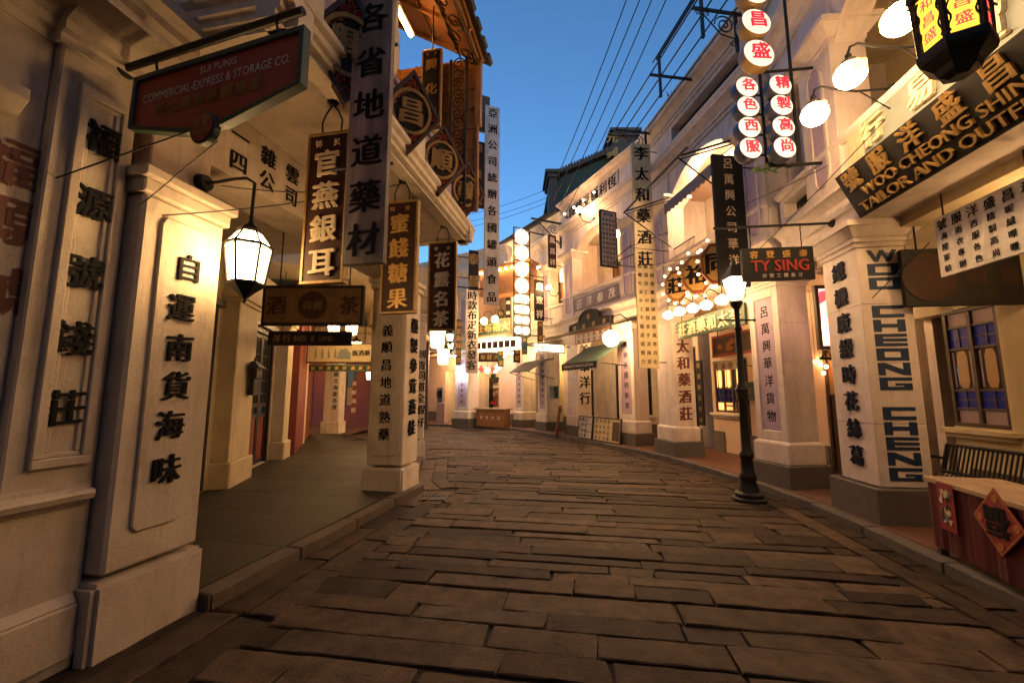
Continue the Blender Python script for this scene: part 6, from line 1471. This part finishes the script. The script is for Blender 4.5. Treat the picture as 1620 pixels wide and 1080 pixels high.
tube_lamp('orange tube lamp under the timber eaves of the left balcony', FL, ua, ub, .25, (za+zb)/2, 'eave_tube')
tube_lamp('orange tube lamp nearer along the timber eaves of the left balcony', FL, 2.7, 3.7, .0, 7.4, 'eave_tube')
room_lamp('round lamp inside the left arcade ceiling', FI.P(9.6, .9, 3.7), .045)  # added lamp, kept small, lights the inner pilasters
room_lamp('round lamp at the back of the arcade passage', V((-9.0, 18.4, 3.3)), .17)
room_lamp('round lamp under the balcony end of the second left building', FK.P(11.4, .3, 4.3), .10)
room_lamp('round ceiling lamp in the upper room at the bend', FD.P(15.3, -.9, 6.9), .18, 'amber_globe')  # added to make the upper walls at the bend glow amber
room_lamp('round ceiling lamp in the upper room of the grocery', FC.P(11.7, -.9, 7.3), .16, 'amber_globe')  # likewise added, for the grocery's upper walls
room_lamp('round lamp at the tailor upper arch', FA.P(3.9, -.5, 6.6), .10)
# ------------------------------------------------------------------ lit shop rooms and more lanterns round the bend
def shop_room(label, fr, a, b, v, z1=2.7, dep=1.6, tone='plaster_yellow', lamp='far_glass', seed=1):
    r = thing('shop_interior', label, 'shop interior', fr.P((a+b)/2, v-dep/2, .1)); rr = random.Random(seed)
    q = MB(fr); q.box(a-.3, b+.3, v-dep-.1, v-dep, .1, z1+.4); q.box(a-.4, a-.3, v-dep, v-.25, .1, z1+.4); q.box(b+.3, b+.4, v-dep, v-.25, .1, z1+.4); q.box(a-.4, b+.4, v-dep-.1, v-.25, z1+.4, z1+.5); q.build('room', tone, r)
    q = MB(fr)
    for k in range(5): q.box(a-.25, b+.25, v-dep, v-dep+.32, .55+.45*k, .58+.45*k)
    q.box(a-.28, a-.25, v-dep, v-dep+.32, .1, 2.5); q.box(b+.25, b+.28, v-dep, v-dep+.32, .1, 2.5); q.build('shelf', 'dark_wood', r)
    for m in ('goods', 'red_paint', 'sign_yellow', 'canvas_green'):
        q = MB(fr)
        for k in range(5):
            u = a-.2
            while u < b+.1:
                w = rr.uniform(.07, .2)
                if rr.random() < .24: q.box(u, u+w*.9, v-dep+.03, v-dep+.28, .58+.45*k, .58+.45*k+rr.uniform(.14, .34))
                u += w
        q.build('goods', m, r)
    q = MB(fr); q.box(a, b-.5*(b-a), v-.9, v-.4, .1, .95); q.build('counter', 'honey_wood', r, .01)
    MB().ball(fr.P((a+b)/2, v-.6, z1-.05), .11, 10).build('lamp', lamp, r, smooth=True); MB().cyl(fr.P((a+b)/2, v-.6, z1), fr.P((a+b)/2, v-.6, z1+.4), .012).build('flex', 'wire', r)
for args in (('lit shop room with stocked shelves behind the far honey coloured counter', FE, min(eo[2:4]), max(eo[2:4]), -2.4, 2.9, 1.6, 'plaster', 'globe_glass', 2), ('lit shop room with stocked shelves at the far left of the closing row', FE, min(eo[0:2]), max(eo[0:2]), -2.4, 2.9, 1.6, 'plaster', 'globe_glass', 3),
             ('dim stocked shop room behind the first bend columns', FD, 15.2, 16.1, -1.6, 2.8, 1.5, 'plaster_yellow', 'globe_glass', 5), ('lit stocked shop room past the last bend column', FD, 17.2, 18.6, -1.6, 2.8, 1.5, 'plaster_yellow', 'globe_glass', 6)):
    shop_room(*args)
for k, (px, py, Y, m, lab) in enumerate(((762, 583, 20.2, 'lantern_red', 'first'), (771, 586, 20.0, 'far_glass', 'second'), (780, 583, 19.8, 'lantern_red', 'third'), (789, 580, 19.6, 'far_glass', 'last'))):
    pf = Fr((0, Y, 0), (1, 0, 0), (0, -1, 0)); a, b = pick(pf, px, py); c = V((a, Y, b))
    r = thing('row_lantern', lab+' of four small lanterns in a row below the far lit fascia', 'lantern', c, 'small lanterns under the far fascia')
    q = MB(); q.ball(c, .13, 10, 1.15); q.build('shade', m, r, smooth=True); q = MB(); q.cyl(c+V((0, 0, .13)), c+V((0, 0, .5)), .01); q.cyl(c+V((0, 0, -.2)), c+V((0, 0, -.13)), .03); q.build('stem', 'iron', r)
for k, (x0, x1, y0, y1, Y, m, t, lm, lab) in enumerate(((757, 792, 558, 572, 19.5, 'sign_brown', '布莊大', 'gold_dull', 'dark board over the far counter shop doorway'), (800, 808, 470, 520, 19.0, 'sign_black', '綢緞莊', 'white_paint', 'black vertical board left of the globe ladder sign'), (826, 834, 533, 560, 17.6, 'sign_green', '茶行', 'gold', 'small green board between the two bend columns'))):
    pf = Fr((0, Y, 0), (1, 0, 0), (0, -1, 0)); a0, b0 = pick(pf, x0, y1); a1, b1 = pick(pf, x1, y0); w, h = a1-a0, b1-b0
    r = signboard('hanging_board', lab, pf.at((a0+a1)/2, 0, (b0+b1)/2), w, h, m, [(row_of(t, -w*.3, w*.3, 0, h*.6) if w > h else column_of(t, 0, h*.33, -h*.33, w*.75), lm)], .06, 'iron', .02)
    strut(r, [V(((a0+a1)/2, Y+.03, b1)), V(((a0+a1)/2+.3, Y+.9, b1+.25))], .015)
# drain cover
d = thing('drain_cover', 'small dark iron drain cover in the paving beside the left kerb', 'drain', (-1.22, 6.75, .0))
q = MB(); q.box(-1.42, -1.02, 6.6, 6.62, -.01, .016); q.box(-1.42, -1.02, 6.88, 6.9, -.01, .016)
for k in range(9): q.box(-1.42+.0475*k, -1.40+.0475*k, 6.62, 6.88, -.01, .014)
q.build('grate', 'iron', d)
# weeds on the roofline
for k, (fr, u, v, z, n, lab) in enumerate(((FB, 8.9, -.1, 8.88, 26, 'tuft of weeds growing on the wine shop coping'), (FC, 13.2, -.05, 9.1, 18, 'tuft of weeds growing at the end of the lettered parapet'))):
    q = MB(); rr = random.Random(k)
    for i in range(n):
        b = fr.P(u+rr.uniform(-.35, .35), v+rr.uniform(-.08, .08), z); t = b+V((rr.uniform(-.18, .18), rr.uniform(-.18, .18), rr.uniform(.15, .45)))
        d_ = V((rr.uniform(-1, 1), rr.uniform(-1, 1), 0)).normalized()*.018; q.add([b-d_, b+d_, b.lerp(t, .6)+d_*1.3, t, b.lerp(t, .6)-d_*1.3], [(0, 1, 2, 3, 4)])
    tag(q.build('weed', 'leaf'), lab, 'plant')
room_lamp('round ceiling lamp in the arcade of the closing row, left bay', FE.P(fu-1.2, -1.0, 3.4), .15)  # this lamp and the next two are added to brighten the row
room_lamp('round ceiling lamp in the arcade of the closing row, middle bay', FE.P(fu+2.6, -1.0, 3.4), .15)
room_lamp('round ceiling lamp in the upper room of the closing row', FE.P(fu+2.6, -1.0, 6.6), .15, 'amber_globe')
